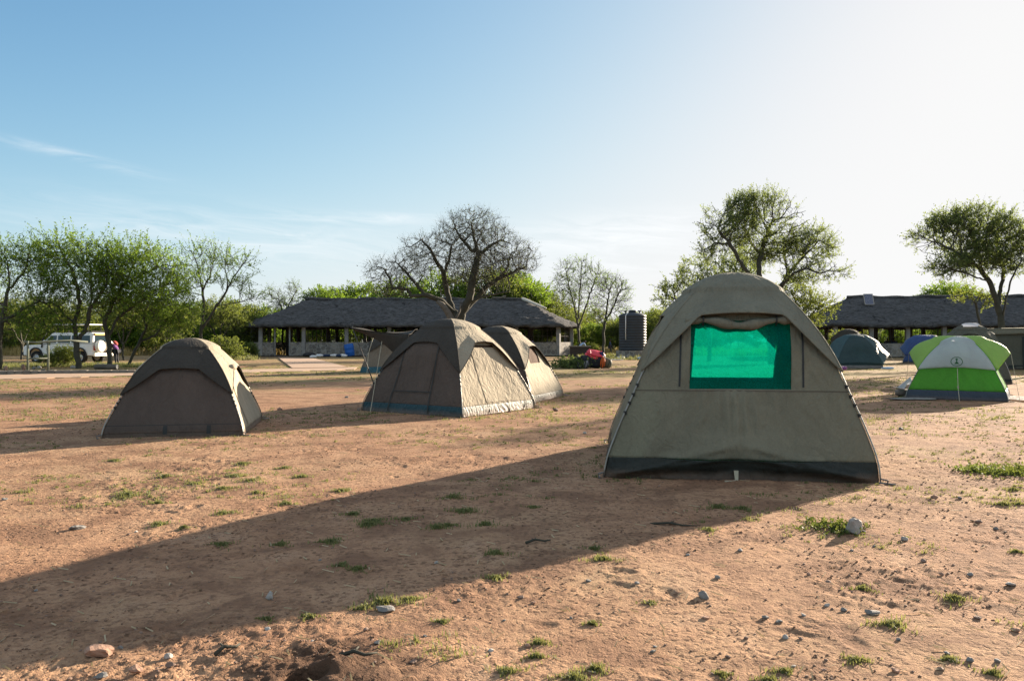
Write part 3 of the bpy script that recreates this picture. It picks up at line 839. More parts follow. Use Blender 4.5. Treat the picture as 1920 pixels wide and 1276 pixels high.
ring = [[(rad * c * math.cos(a + e), rad * 0.86 * c * math.sin(a + e)) for c, e in ((1, 0), (1, .21), (.89, .21), (.89, 0))] for a in np.linspace(0, 2 * PI, 30, endpoint=False)]
lant = [[(-.030, .058), (.030, .058), (.012, .018), (-.012, .018)], [(-.010, .018), (.010, .018), (.010, -.01), (-.010, -.01)], [(-.014, -.01), (.014, -.01), (.048, -.060), (-.048, -.060)], [(-.018, .064), (.018, .064), (.018, .076), (-.018, .076)]]
decal(ring + lant, 'emblem', [o for o in t9.children if o.name.startswith('rain_fly')][0], M['emblem'])
pt = Vector(d9.S(0, np.array([0.04]), np.array([float(s_z(0.505))]), 0.04)[0])
MB().tube([pt, pt.lerp(Vector((pt.x + 0.06, pt.y - 0.62, 0)), 0.55), Vector((pt.x + 0.08, pt.y - 0.62, 0.0))], 0.007, 6).box(pt.lerp(Vector((pt.x + 0.06, pt.y - 0.62, 0)), 0.58), (0.035, 0.02, 0.05)).build('guy_rope', M['rope'], t9)
# open door cloth on the left side, thrown outwards
pf = [(-a9 * .93, -a9 * .55, .52), (-a9 * .98, -a9 * .2, .5), (-a9 * 1.02, a9 * .3, .30), (-a9 - .34, a9 * .15, .20), (-a9 - .38, -a9 * .35, .24), (-a9 - .06, -a9 * .8, .22)]
o = MB().add(pf, [(0, 1, 2, 3, 4, 5)]).build('door_flap', M['palefly'], t9); solid(o, .004)
MB().rbox((-a9 - .20, -.10, .09), (.30, .5, .18), .06).build('folded_door', M['grey_wall'], t9, True)
tag(np_mesh('ground_mat', np.array([(p.x, p.y, 0.03 + 0.01 * (i % 2)) for i, p in enumerate([G(1880, 749), G(1935, 755), G(1935, 746), G(1890, 744)])]), np.array([(0, 1, 2, 3)]), M['palefly']), 'pale plastic sheet lying flat beside the green and white tent', 'ground sheet')

# teal tent at the right
ca, cb = G(1582, 691), G(1661, 691)
e6 = cb - ca; a6 = e6.length / 2 * 1.03
d6 = Dome(a6, a6, 1.72, 47, 0.95, crease=0.9)
c6 = (ca + cb) / 2 + Vector((-e6.y, e6.x, 0)).normalized() * a6
t6 = sundome(c6, math.atan2(e6.y, e6.x) - 0.22, d6, 'dark teal dome tent with paler wings, in front of a brown tent', 'teal', 'grey_wall', 'teal', 'teal_light', 0.10, 0.14, 0.55, 0.42)
# blue tent
ca = G(1722, 681); d8 = Dome(1.28, 1.2, 1.78, 53, 0.95)
t8 = sundome((ca.x + 1.05, ca.y + 1.2, 0), math.radians(-26), d8, 'blue dome tent mostly hidden behind the green and white tent', 'blue', 'navy', 'blue', 'blue', 0.06, 0.30, 0.35, 0.55)

# big olive frame tent at the right edge, flat awning roof on poles
ca = G(1905, 694); f0 = (ca.x, ca.y)
t11 = thing('frame_tent', 'large olive canvas frame tent with a flat awning roof, at the right edge', 'tent', (ca.x, ca.y + 0.4, 0), math.radians(-24))


def cloth_quad(a, b, c, d_, sag, n_=18, amp=0.02, seed=0):
    V = []
    for i in range(n_):
        for j in range(n_):
            s, t = i / (n_ - 1), j / (n_ - 1)
            p = Vector(a).lerp(Vector(b), t).lerp(Vector(d_).lerp(Vector(c), t), s)
            p.z -= sag * math.sin(PI * s) * math.sin(PI * t)
            w = amp * float(fbm(np.array([s * 3 + seed]), np.array([t * 3 + seed]), 3)[0])
            V.append((p.x + w * .3, p.y + w, p.z + w * .5))
    return np.array(V), grid_faces(n_, n_)


for nm, q, sg in (('front_wall', ((-0.9, 0, 0), (3.4, 0, 0), (3.4, .25, 2.0), (-0.9, .25, 2.0)), 0), ('side_wall', ((-0.9, 3, 0), (-0.9, 0, 0), (-0.9, .25, 2.0), (-0.9, 2.8, 2.0)), 0), ('back_wall', ((3.4, 3, 0), (-0.9, 3, 0), (-.9, 2.8, 2.0), (3.4, 2.8, 2.0)), 0)):
    o = np_mesh(nm, *cloth_quad(*q, sg, amp=0.10, seed=len(nm)), M['olive_dark'], t11, True); solid(o, .005)
o = np_mesh('roof', *cloth_quad((-1.05, .1, 2.0), (3.5, .1, 2.05), (3.5, 3, 2.12), (-1.05, 3, 2.05), .1, seed=3), M['canvas_fly'], t11, True); solid(o, .006)
o = np_mesh('awning', *cloth_quad((-1.9, .9, 1.95), (-1.0, .15, 2.03), (-1.0, 2.6, 2.05), (-2.0, 2.2, 1.98), .05, seed=4), M['brown_fly'], t11, True); solid(o, .006)
o = np_mesh('awning_valance', *cloth_quad((-0.95, .08, 2.0), (3.45, .04, 2.05), (3.45, .03, 1.80), (-0.95, .06, 1.72), .05, seed=6), M['canvas_fly'], t11, True); solid(o, .005)
o = np_mesh('door_panel', *cloth_quad((0.5, -.02, .05), (1.25, -.02, .05), (1.25, .17, 1.6), (.5, .17, 1.6), 0, seed=8), M['pvc'], t11, True); solid(o, .005)
o = np_mesh('groundsheet', *cloth_quad((-.92, -.02, 0.0), (3.42, -.02, 0), (3.42, .02, .24), (-.92, .02, .24), 0, seed=9), M['pvc'], t11, True); solid(o, .004)
for x, y_ in ((-1.95, .9), (-1.0, .15), (-2.0, 2.2)):
    MB().tube([(x, y_, 0), (x, y_, 2.02)], 0.016, 8).build('awning_pole', M['pole_dark'], t11, True)
# ------------------------------------------------------------------ thatched halls
def thatch_mat():
    m, n, b, o = nt('weathered_thatch')
    v = coord(n)
    f1 = noise_node(n, coord(n, 'Object', (1, 1, 2)), 1.6, 7, 0.7); f2 = noise_node(n, coord(n, 'Object', (1.3, 1.3, 7.0)), 2.0, 6, 0.7)
    f3 = noise_node(n, coord(n, 'Object', (14, 14, 3.0)), 2.5, 4, 0.7)
    c = ramp(n, f1, [(0.3, (0.085, 0.086, 0.090)), (0.7, (0.19, 0.19, 0.19))])
    c = mixc(n, ramp(n, f2, [(0.48, 0.0), (0.60, 0.85)]), c, (0.055, 0.050, 0.047))
    c = mixc(n, ramp(n, f3, [(0.30, 0.6), (0.48, 0.0)]), c, (0.26, 0.245, 0.22))
    vo = n.nodes.new('ShaderNodeTexVoronoi'); vo.feature = 'DISTANCE_TO_EDGE'; vo.inputs['Scale'].default_value = 0.62
    wv = n.nodes.new('ShaderNodeVectorMath'); wv.operation = 'ADD'; nzc = n.nodes.new('ShaderNodeTexNoise'); nzc.inputs['Scale'].default_value = 1.4; n.links.new(v, nzc.inputs['Vector'])
    n.links.new(coord(n, 'Object', (1, 1.2, 2.0)), wv.inputs[0]); n.links.new(nzc.outputs['Color'], wv.inputs[1]); n.links.new(wv.outputs[0], vo.inputs['Vector'])
    cr = ramp(n, vo.outputs['Distance'], [(0.0, 1.0), (0.035, 0.0)])
    cr2 = n.nodes.new('ShaderNodeMath'); cr2.operation = 'MULTIPLY'; n.links.new(cr, cr2.inputs[0]); n.links.new(ramp(n, noise_node(n, v, 0.33, 4), [(0.50, 0.0), (0.60, 0.9)]), cr2.inputs[1])
    c = mixc(n, cr2.outputs[0], c, (0.02, 0.018, 0.017))
    n.links.new(c, b.inputs['Base Color']); b.inputs['Roughness'].default_value = 0.95; b.inputs['Specular IOR Level'].default_value = 0.1
    ad = n.nodes.new('ShaderNodeMath'); ad.operation = 'MULTIPLY_ADD'; n.links.new(f3, ad.inputs[0]); ad.inputs[1].default_value = 0.6; n.links.new(f2, ad.inputs[2])
    add_bump(n, b, ad.outputs[0], 1.0, 0.25)
    return m


def stone_mat():
    m, n, b, o = nt('rubble_stone_wall')
    v = coord(n, 'Object', (1, 1, 1.2))
    vo = n.nodes.new('ShaderNodeTexVoronoi'); vo.inputs['Scale'].default_value = 2.6; vo.inputs['Randomness'].default_value = 0.9
    n.links.new(v, vo.inputs['Vector'])
    ve = n.nodes.new('ShaderNodeTexVoronoi'); ve.feature = 'DISTANCE_TO_EDGE'; ve.inputs['Scale'].default_value = 2.6; ve.inputs['Randomness'].default_value = 0.9
    n.links.new(v, ve.inputs['Vector'])
    hs = n.nodes.new('ShaderNodeSeparateColor'); n.links.new(vo.outputs['Color'], hs.inputs[0])
    c = ramp(n, hs.outputs[0], [(0.0, (0.12, 0.112, 0.105)), (0.5, (0.19, 0.17, 0.145)), (1.0, (0.28, 0.255, 0.215))])
    c = mixc(n, ramp(n, ve.outputs['Distance'], [(0.02, 1.0), (0.07, 0.0)]), c, (0.30, 0.29, 0.27))
    c = mixc(n, 0.4, c, ramp(n, noise_node(n, v, 4, 5), [(0.3, 0.35), (0.7, 0.65)]), 'OVERLAY')
    n.links.new(c, b.inputs['Base Color']); b.inputs['Roughness'].default_value = 0.9
    add_bump(n, b, ve.outputs['Distance'], 0.6, 0.05)
    return m


M['thatch'] = thatch_mat(); M['stone'] = stone_mat()
M['cement'] = simple('grey_cement_column', (0.27, 0.262, 0.25), 0.9, 0.3, 2.5, 0.4, 12)
M['darkwood'] = simple('dark_timber', (0.055, 0.042, 0.035), 0.8, 0.3, 8)
M['concrete'] = simple('worn_concrete', (0.21, 0.185, 0.155), 0.95, 0.25, 3, 0.4, 20)
M['straw'] = simple('pale_ridge_straw', (0.62, 0.58, 0.50), 0.9, 0.2, 5)
M['floor'] = simple('hall_floor', (0.12, 0.10, 0.085), 0.9)


def octo(L, W, cx, cy):
    return [(-L / 2 + cx, 0), (L / 2 - cx, 0), (L / 2, cy), (L / 2, W - cy), (L / 2 - cx, W), (-L / 2 + cx, W), (-L / 2, W - cy), (-L / 2, cy)]


def hall(loc, yaw, L, W, he, hr, cx, cy, label, nfront, door_bays, seed, over=0.85, wall_h=1.25):
    root = thing('thatched_hall', label, 'hall', loc, yaw)
    rs = np.random.default_rng(seed)
    # roof: eave outline swept up to the ridge, thick and uneven
    out = octo(L + 2 * over, W + 2 * over, cx + over * .6, cy + over * .6); out = [(x, y - over) for x, y in out]
    r0 = -L / 2 + (cx + 2.9); r1 = L / 2 - (cx + 2.9)
    per = []; segs = len(out)
    for i in range(segs):
        a, b = Vector((*out[i], 0)), Vector((*out[(i + 1) % segs], 0)); m = max(3, int((b - a).length / 0.22))
        per += [a.lerp(b, k / m) for k in range(m)]
    # soften the corners of the outline
    for _ in range(3): per = [(per[i - 1] + per[i] * 2 + per[(i + 1) % len(per)]) / 4 for i in range(len(per))]
    nr = 64; V = []
    for i in range(nr):
        t = i / (nr - 1)
        for p in per:
            q = Vector((min(max(p.x, r0), r1), W / 2, 0))
            # ridge point: follow the perimeter point along the ridge
            fx = (p.x - out[6][0]) / (out[2][0] - out[6][0]); q.x = r0 + (r1 - r0) * min(max((fx - 0.06) / 0.88, 0), 1)
            x = p.x + (q.x - p.x) * t; yy = p.y + (q.y - p.y) * t
            z = he + (hr - he) * (t ** 0.94 + 0.05 * math.sin(PI * t) * -1)
            V.append((x, yy, z))
    V = np.array(V)
    d = 0.05 * fbm(V[:, 0] * 0.35 + seed, V[:, 1] * 0.35 + V[:, 2] * .4, 4) + 0.06 * fbm(V[:, 0] * 1.6, V[:, 2] * 2.5 + V[:, 1], 3) + 0.035 * np.sign(fbm(V[:, 0] * .9 + 3, V[:, 2] * 1.7 + V[:, 1] * .6 + seed, 2)) 
    tt = np.repeat(np.arange(nr) / (nr - 1), len(per))
    d = d + 0.07 * ((tt * 8 + 0.7 * fbm(V[:, 0] * .6 + V[:, 1] * .3, tt * 3 + seed, 3)) % 1.0) * (1 - tt ** 6) + 0.05 * fbm(V[:, 0] * 3.5, tt * 30 + V[:, 1], 2)
    V[:, 2] += d
    m_ = len(per)
    Fq = [grid_faces(nr, m_, True)]
    # underside and rounded lip of the eave
    lip = V[:m_].copy(); lip[:, 2] -= 0.30 + 0.03 * fbm(lip[:, 0] * 2.2, lip[:, 1] * 2.2, 3); ctr = np.array([0, W / 2]); 
    lip[:, :2] += (ctr - lip[:, :2]) * 0.010
    lip2 = V[:m_].copy(); lip2[:, 2] -= 0.16 + 0.04 * fbm(lip2[:, 0] * 3.2, lip2[:, 1] * 3.2, 3); dirv = lip2[:, :2] - ctr; lip2[:, :2] += dirv / np.linalg.norm(dirv, axis=1, keepdims=True) * 0.07
    inn = V[m_ * (nr - 3):m_ * (nr - 2)].copy(); inn[:, 2] -= 0.35
    k = len(V); V = np.concatenate([V, lip2, lip, inn])
    j = np.arange(m_); q = (j + 1) % m_
    for a_, b_ in ((0, k), (k, k + m_), (k + m_, k + 2 * m_)):
        Fq.append(np.stack([j + b_, q + b_, q + a_, j + a_], -1))
    np_mesh('roof', V, np.concatenate(Fq), M['thatch'], root, True)
    mb = MB(); mb.tube([(x, W / 2 + .06 * math.sin(x * 3), hr + .03 + .05 * math.sin(x * .9 + seed) + .04 * math.sin(x * 2.3)) for x in np.arange(r0 - .1, r1 + .3, .4)], 0.16, 8)
    mb.build('ridge_cap', M['thatch'], [o for o in root.children if o.name.startswith('roof')][0], True)
    # floor slab
    fp = octo(L, W, cx, cy)
    MB().prism(fp, lambda x, y: (x, y, 0.0), lambda x, y: (x, y, 0.09)).build('floor_slab', M['floor'], root)
    # bays
    corners = octo(L, W, cx, cy)
    for i in range(8):
        a, b = Vector((*corners[i], 0)), Vector((*corners[(i + 1) % 8], 0)); ln = (b - a).length
        nb = max(1, round(ln / (L - 2 * cx) * nfront)); dr = (b - a).normalized(); nm = Vector((dr.y, -dr.x, 0))
        rot = Matrix.Rotation(math.atan2(dr.y, dr.x), 3, 'Z')
        for k in range(nb):
            p0 = a + dr * (ln * k / nb); p1 = a + dr * (ln * (k + 1) / nb); bl = ln / nb
            MB().box(p0 + Vector((0, 0, 0.09 + (he - .15) / 2)), (0.34, 0.34, he - .15), rot).build('column', M['cement'], root, bevel=.02)
            mid = (p0 + p1) / 2
            door = (i == 0 and k in door_bays)
            if not door:
                MB().box(mid + Vector((0, 0, .09 + wall_h / 2)), (bl - .35, 0.26, wall_h), rot).build('low_wall', M['stone'], root, bevel=.02)
                z0 = wall_h + .09
            else:
                for sgn in (-1, 1):
                    MB().box(p0 + dr * (bl * (.5 + sgn * .335)) + Vector((0, 0, .09 + (wall_h) / 2)), (bl * .33 - .17, 0.26, wall_h), rot).build('low_wall', M['stone'], root)
                    MB().box(p0 + dr * (bl * (.5 + sgn * .17)) + Vector((0, 0, .09 + (he - .2) / 2)), (.12, .14, he - .2), rot).build('door_post', M['cement'], root)
                z0 = wall_h + .09
            w_ = MB(); top = he - .02
            xs = np.arange(-bl / 2 + .35, bl / 2 - .2, .42)
            for x in xs:
                if door and abs(x) < bl * .19: continue
                x2 = x + rs.uniform(-.05, .05)
                w_.tube([mid + dr * x + Vector((0, 0, z0)), mid + dr * x2 + Vector((0, 0, top))], 0.020, 5)
            w_.box(mid + Vector((0, 0, top - .12)), (bl - .34, .10, .16), rot)
            if not door:
                for zz in (0.35, 0.72): w_.box(mid + Vector((0, 0, z0 + (top - z0) * zz)), (bl - .36, .025, .025), rot)
            w_.build('window_bars', M['darkwood'], root)
    mb = MB()
    for x in np.arange(-L / 2 + cx + 1.6, L / 2 - cx, (L - 2 * cx) / nfront):
        for y_ in (W * .30, W * .70): mb = MB(); mb.box((x, y_, he / 2 + .25), (.26, .26, he + .5)); mb.build('inner_post', M['darkwood'], root)
    return root


# left hall: front faces the camp, seen between x 462 and 1095
hd = 72.0
ha, hb = P(486, 668, hd - 0.5), P(1044, 668, hd + 0.5)
hc = (ha + hb) / 2
h1 = hall((hc.x + 0.15, hc.y, 0), math.atan2(hb.y - ha.y, hb.x - ha.x), (hb - ha).length + 3.0, 11.0, 2.98, 5.55, 1.5, 2.6,
          'long thatched hall with open barred bays, behind the bare tree', 7, (0,), 5)
# pale ridge straw on the right hip of that roof
r_ = [o for o in h1.children if o.name.startswith('roof')][0]
mb = MB()
Lh = (hb - ha).length + 3.0
for t in np.linspace(0, 1, 3):
    pass
pts = [(Lh / 2 - 4.6 + 2.2 * t, 5.5 - 2.2 * t - 0.05, 5.68 - 1.05 * t) for t in np.linspace(0, 1, 8)]
mb.tube(pts, [.14, .16, .15, .14, .13, .12, .10, .08], 8).build('hip_straw', M['straw'], r_, True)
MB().box((Lh / 2 - 7.0, 5.4, 5.78), (1.2, .3, .12)).box((Lh / 2 - 6.4, 5.3, 5.9), (.3, .25, .14)).build('ridge_slab', M['concrete'], r_, bevel=.02)

# right hall
hd2 = 66.0
ra, rb = P(1566, 664, hd2 + 1), P(2120, 664, hd2 - 1)
hc2 = (ra + rb) / 2
h2 = hall((hc2.x, hc2.y, 0), math.atan2(rb.y - ra.y, rb.x - ra.x), (rb - ra).length + 2.4, 11.0, 2.85, 5.45, 1.2, 2.4,
          'long thatched hall with a solar panel on its roof, at the right', 8, (), 9, wall_h=1.15)
pm, n, b, o = nt('solar_cells')
bk = n.nodes.new('ShaderNodeTexBrick'); bk.offset = 0; bk.inputs['Scale'].default_value = 6; bk.inputs['Mortar Size'].default_value = 0.02
bk.inputs['Color1'].default_value = (0.012, 0.03, 0.09, 1); bk.inputs['Color2'].default_value = (0.016, 0.036, 0.10, 1); bk.inputs['Mortar'].default_value = (0.3, 0.32, 0.36, 1)
n.links.new(coord(n), bk.inputs['Vector']); n.links.new(bk.outputs['Color'], b.inputs['Base Color']); b.inputs['Roughness'].default_value = 0.2
sp_ = P(1629, 561, hd2 + 4.2)
pn = thing('solar_panel', 'tilted blue solar panel on the thatched roof of the right hall', 'solar panel', sp_, -0.15)
rt = Matrix.Rotation(math.radians(62), 3, 'X')
MB().box((0, 0, 0), (.72, 1.05, .03), rt).build('cells', pm, pn)
f_ = MB()
for x in (-.38, .38): f_.box(rt @ Vector((x, 0, 0)), (.045, 1.13, .05), rt)
for y_ in (-.545, .545): f_.box(rt @ Vector((0, y_, 0)), (.72, .045, .05), rt)
f_.build('frame', M['pole'], pn)
for x in (-.3, .3): MB().tube([(x, .1, .3), (x, .35, -.75)], .02, 6).build('stand_leg', M['pole'], pn)

# ------------------------------------------------------------------ water tank
tm = simple('black_tank_plastic', (0.024, 0.031, 0.041), 0.62, 0.3, 1.5, spec=0.5)
tb = P(1190, 660, 62.0); td = 62.0
tk = thing('water_tank', 'tall ribbed black plastic water tank on a low plinth, right of the hall', 'water tank', (tb.x, tb.y + 1.1, 0))
R_ = 26 / F * td; z0, z1 = CH + (HZ - 657) / F * td, CH + (HZ - 590) / F * td
pr = [(0, z0), (R_ * .96, z0)]; m_ = 13
for i in range(m_):
    za = z0 + (z1 - z0) * i / m_; zb = z0 + (z1 - z0) * (i + 1) / m_; h_ = zb - za
    pr += [(R_ * .975, za + .01), (R_ * .975, za + h_ * .18), (R_, za + h_ * .34), (R_, za + h_ * .84), (R_ * .975, zb - .005)]
pr += [(R_ * .93, z1 + .05), (R_ * .70, z1 + .14), (R_ * .28, z1 + .22), (R_ * .27, z1 + .30), (R_ * .24, z1 + .34), (0, z1 + .35)]
MB().lathe(pr, 48).build('tank_body', tm, tk, True)
MB().lathe([(R_ * .30, z1 + .28), (R_ * .31, z1 + .36), (R_ * .2, z1 + .42), (0, z1 + .42)], 24).build('lid', tm, tk, True)
MB().tube([(-R_ * .62, -R_ * .80, z0 + (z1 - z0) * .3), (-R_ * .62, -R_ * .82, z1 - .05), (-R_ * .45, -R_ * .6, z1 + .16)], .035, 8).build('pipe', M['white'], tk, True)
for x in (-.5, .52): MB().tube([(x * R_, 0, z1 + .1), (x * R_, 0, z1 + .38)], .06, 8).tube([(x * R_ - .14, 0, z1 + .34), (x * R_ + .14, 0, z1 + .34)], .05, 6).build('inlet_valve', tm, tk, True)
pl = MB(); pl.lathe([(0, .0), (R_ * 1.25, 0), (R_ * 1.2, z0 - .003), (0, z0 - .003)], 32); pl.build('plinth', M['stone'], tk)

# ------------------------------------------------------------------ blue drum against the hall wall
dm = simple('blue_drum_plastic', (0.015, 0.11, 0.42), 0.45, 0.15, 3)
dp = P(657, 666, 70.2)
dr_ = thing('water_drum', 'tilted blue plastic drum leaning on the stone wall of the left hall', 'drum', (dp.x, dp.y, 0.03), 0.0)
rt = Matrix.Rotation(math.radians(9), 3, 'Y') @ Matrix.Rotation(math.radians(-4), 3, 'X') @ Matrix.Scale(1, 3)
rt = Matrix.Rotation(math.radians(-9), 3, 'Y')
rr = .42; hh = 1.12
MB().lathe([(0, .02), (rr * .93, .02), (rr, .06), (rr, hh * .30), (rr * 1.05, hh * .33), (rr, hh * .36), (rr, hh * .64), (rr * 1.05, hh * .67), (rr, hh * .70), (rr, hh * .95), (rr * .95, hh), (rr * .86, hh), (rr * .86, hh - .03), (0, hh - .03)], 28, (0, 0, .04), rt).build('drum_body', dm, dr_, True)
MB().lathe([(.0, hh + .01), (.06, hh + .01), (.06, hh - .03)], 12, (0.12, 0, .04), rt).build('bung', M['darkwood'], dr_)

# ------------------------------------------------------------------ paths and the long kerb at the left
def flat_strip(name, pts, m, z=0.035, kind='structure', label=None):
    V = [(p.x, p.y, z) for p in pts]
    # a real slab with an edge, finely cut and uneven
    o = MB().prism([(p.x, p.y) for p in pts], lambda x, y: (x, y, -0.05), lambda x, y: (x, y, z)).build(name, m)
    return tag(o, kind=kind)


pm_, n, b, o = nt('dusty_path')
v = coord(n)
c = ramp(n, noise_node(n, v, 0.8, 6, 0.65), [(0.32, (0.33, 0.225, 0.150)), (0.68, (0.41, 0.265, 0.170))])
c = mixc(n, ramp(n, noise_node(n, v, 6, 5, 0.7), [(0.5, 0), (0.7, .5)]), c, (0.30, 0.22, 0.17))
n.links.new(c, b.inputs['Base Color']); b.inputs['Roughness'].default_value = .95
flat_strip('path', [G(548, 691), G(652, 689.5), G(586, 671.5), G(521, 670.5)], pm_, 0.05)


def wobble(px0, px1, f0, f1, step=20, am=0.8):
    a = [G(x, f0(x) + random.uniform(-am, am) * .5) for x in np.arange(px0, px1 + 1, step)]
    c = [G(x, f1(x) + random.uniform(-am, am) * .5) for x in np.arange(px1, px0 - 1, -step)]
    return a + c


flat_strip('path', wobble(-200, 672, lambda x: 717 - (x + 200) * .0275, lambda x: 708 - (x + 200) * .0225, 16), pm_, 0.026)
kb = MB()
a = [G(x, 701.5 - x * .008) for x in range(-120, 260, 15)]
for p, q in zip(a[:-1], a[1:]):
    d_ = (q - p); rt = Matrix.Rotation(math.atan2(d_.y, d_.x), 3, 'Z')
    kb.box((p + q) / 2 + Vector((0, 0, .04 + random.uniform(-.01, .01))), (d_.length * .97, .30, .22 + random.uniform(-.015, .015)), rt)
tag(kb.build('kerb', M['concrete'], bevel=.02), kind='structure')
# ------------------------------------------------------------------ trees
M['bark'] = simple('dark_bark', (0.058, 0.056, 0.042), 0.9, 0.35, 5, 0.5, 18)
M['bark_grey'] = simple('grey_bark', (0.125, 0.108, 0.09), 0.9, 0.3, 4, 0.5, 14)
M['leaf_a'] = leafmat('acacia_leaves', (0.055, 0.115, 0.016), (0.15, 0.235, 0.034), 0.6)
M['leaf_d'] = leafmat('dark_thorn_leaves', (0.070, 0.112, 0.045), (0.155, 0.200, 0.075), 0.68)
M['leaf_y'] = leafmat('sunny_bush_leaves', (0.060, 0.102, 0.024), (0.165, 0.20, 0.048), 0.55)
M['leaf_dry'] = leafmat('sparse_dry_leaves', (0.05, 0.072, 0.026), (0.12, 0.15, 0.05), 0.35)


def ell_points(rs, ells, n_, shell=0.45):
    """points in a union of ellipsoids (cx,cy,cz,rx,ry,rz), denser to the outside"""
    vol = np.array([e[3] * e[4] * e[5] for e in ells]) ** 0.8; cnt = rs.multinomial(n_, vol / vol.sum())
    out = []
    for e, c in zip(ells, cnt):
        v = rs.normal(size=(c, 3)); v /= np.linalg.norm(v, axis=1, keepdims=True)
        out.append(np.array(e[:3]) + v * (rs.random((c, 1)) ** shell) * np.array(e[3:]))
    return np.concatenate(out)


def grow(rs, limbs, att, step, di, dk, iters=90, wander=0.25, up=0.0):
    """space colonisation from ready limbs towards the attractors; returns nodes, parents"""
    pos = []; par = []
    for L_ in limbs:
        prev = -1
        pts = [np.array(p, float) for p in L_]
        if pos:                                       # a limb joins the nearest node already there
            q = np.array(pos); prev = int(np.argmin(np.linalg.norm(q - pts[0], axis=1)))
            if np.linalg.norm(q[prev] - pts[0]) > step * .6: pos.append(pts[0]); par.append(prev); prev = len(pos) - 1
        else: pos.append(pts[0]); par.append(-1); prev = 0
        for a, b in zip(pts[:-1], pts[1:]):
            k = max(1, int(round(np.linalg.norm(b - a) / step)))
            for i in range(1, k + 1):
                p = a + (b - a) * i / k + (rs.normal(size=3) * step * 0.10 if i < k else 0)
                pos.append(p); par.append(prev); prev = len(pos) - 1
    att = att.copy(); best = np.full(len(att), 1e9); near = np.zeros(len(att), int)
    start = 0
    for it in range(iters):
        new = np.array(pos[start:]); 
        for i in range(0, len(new), 400):
            dd = np.linalg.norm(att[:, None] - new[None, i:i + 400], axis=2)
            m = dd.min(1); a = dd.argmin(1); ok = m < best
            best[ok] = m[ok]; near[ok] = a[ok] + start + i
        keep = best > dk
        att, best, near = att[keep], best[keep], near[keep]
        if len(att) == 0: break
        act = best < di
        if not act.any(): di *= 1.5; start = len(pos); 
        if not act.any():
            if di > 60: break
            continue
        start = len(pos)
        P_ = np.array(pos)
        for nidx in np.unique(near[act]):
            s = att[act & (near == nidx)] - P_[nidx]
            s /= np.linalg.norm(s, axis=1, keepdims=True)
            d_ = s.mean(0) + rs.normal(size=3) * wander
            if par[nidx] >= 0:
                pd = P_[nidx] - P_[par[nidx]]; d_ = d_ + 0.35 * pd / (np.linalg.norm(pd) + 1e-9)
            d_[2] += up
            d_ /= np.linalg.norm(d_) + 1e-9
            pos.append(P_[nidx] + d_ * step); par.append(int(nidx))
        if len(pos) > 9000: break
    return np.array(pos), np.array(par)


def tube_tree(pos, par, r_tip, expo=2.4, r_base=None, sides=(7, 4, 3)):
    n_ = len(pos); w = np.zeros(n_); kids = [[] for _ in range(n_)]
    for i in range(n_ - 1, 0, -1): kids[par[i]].append(i)
    order = list(range(n_))
    dep = np.zeros(n_, int)
    for i in range(1, n_): dep[i] = dep[par[i]] + 1
    for i in sorted(order, key=lambda k: -dep[k]):
        if not kids[i]: w[i] = r_tip ** expo
        if i > 0: w[par[i]] += w[i]
    R = w ** (1 / expo)
    if r_base: 
        R = r_tip * (R / r_tip) ** (math.log(r_base / r_tip) / max(math.log(R[0] / r_tip), 1e-6))
    V = []; Fq = []; k0 = 0
    stack = [(0, -1)]
    while stack:
        s, p = stack.pop()
        chain = ([p] if p >= 0 else []) + [s]; c = s
        while kids[c]:
            ks = sorted(kids[c], key=lambda k: -R[k]); 
            for o_ in ks[1:]: stack.append((o_, c))
            c = ks[0]; chain.append(c)
        if len(chain) < 2: continue
        pts = pos[chain]; rad = R[chain].copy()
        if p >= 0: rad[0] = min(rad[0], rad[1] * 1.25)
        ns = sides[0] if rad.max() > 0.10 else (sides[1] if rad.max() > 0.03 else sides[2])
        T = np.gradient(pts, axis=0); T /= np.linalg.norm(T, axis=1, keepdims=True) + 1e-9
        ref = np.array([0.31, 0.77, 0.55]); A = np.cross(T, ref); A /= np.linalg.norm(A, axis=1, keepdims=True) + 1e-9; B = np.cross(T, A)
        an = np.linspace(0, 2 * PI, ns, endpoint=False)
        ring = pts[:, None] + rad[:, None, None] * (A[:, None] * np.cos(an)[None, :, None] + B[:, None] * np.sin(an)[None, :, None])
        V.append(ring.reshape(-1, 3)); Fq.append(grid_faces(len(chain), ns, True) + k0); k0 += len(chain) * ns
    return np.concatenate(V), np.concatenate(Fq), R, kids


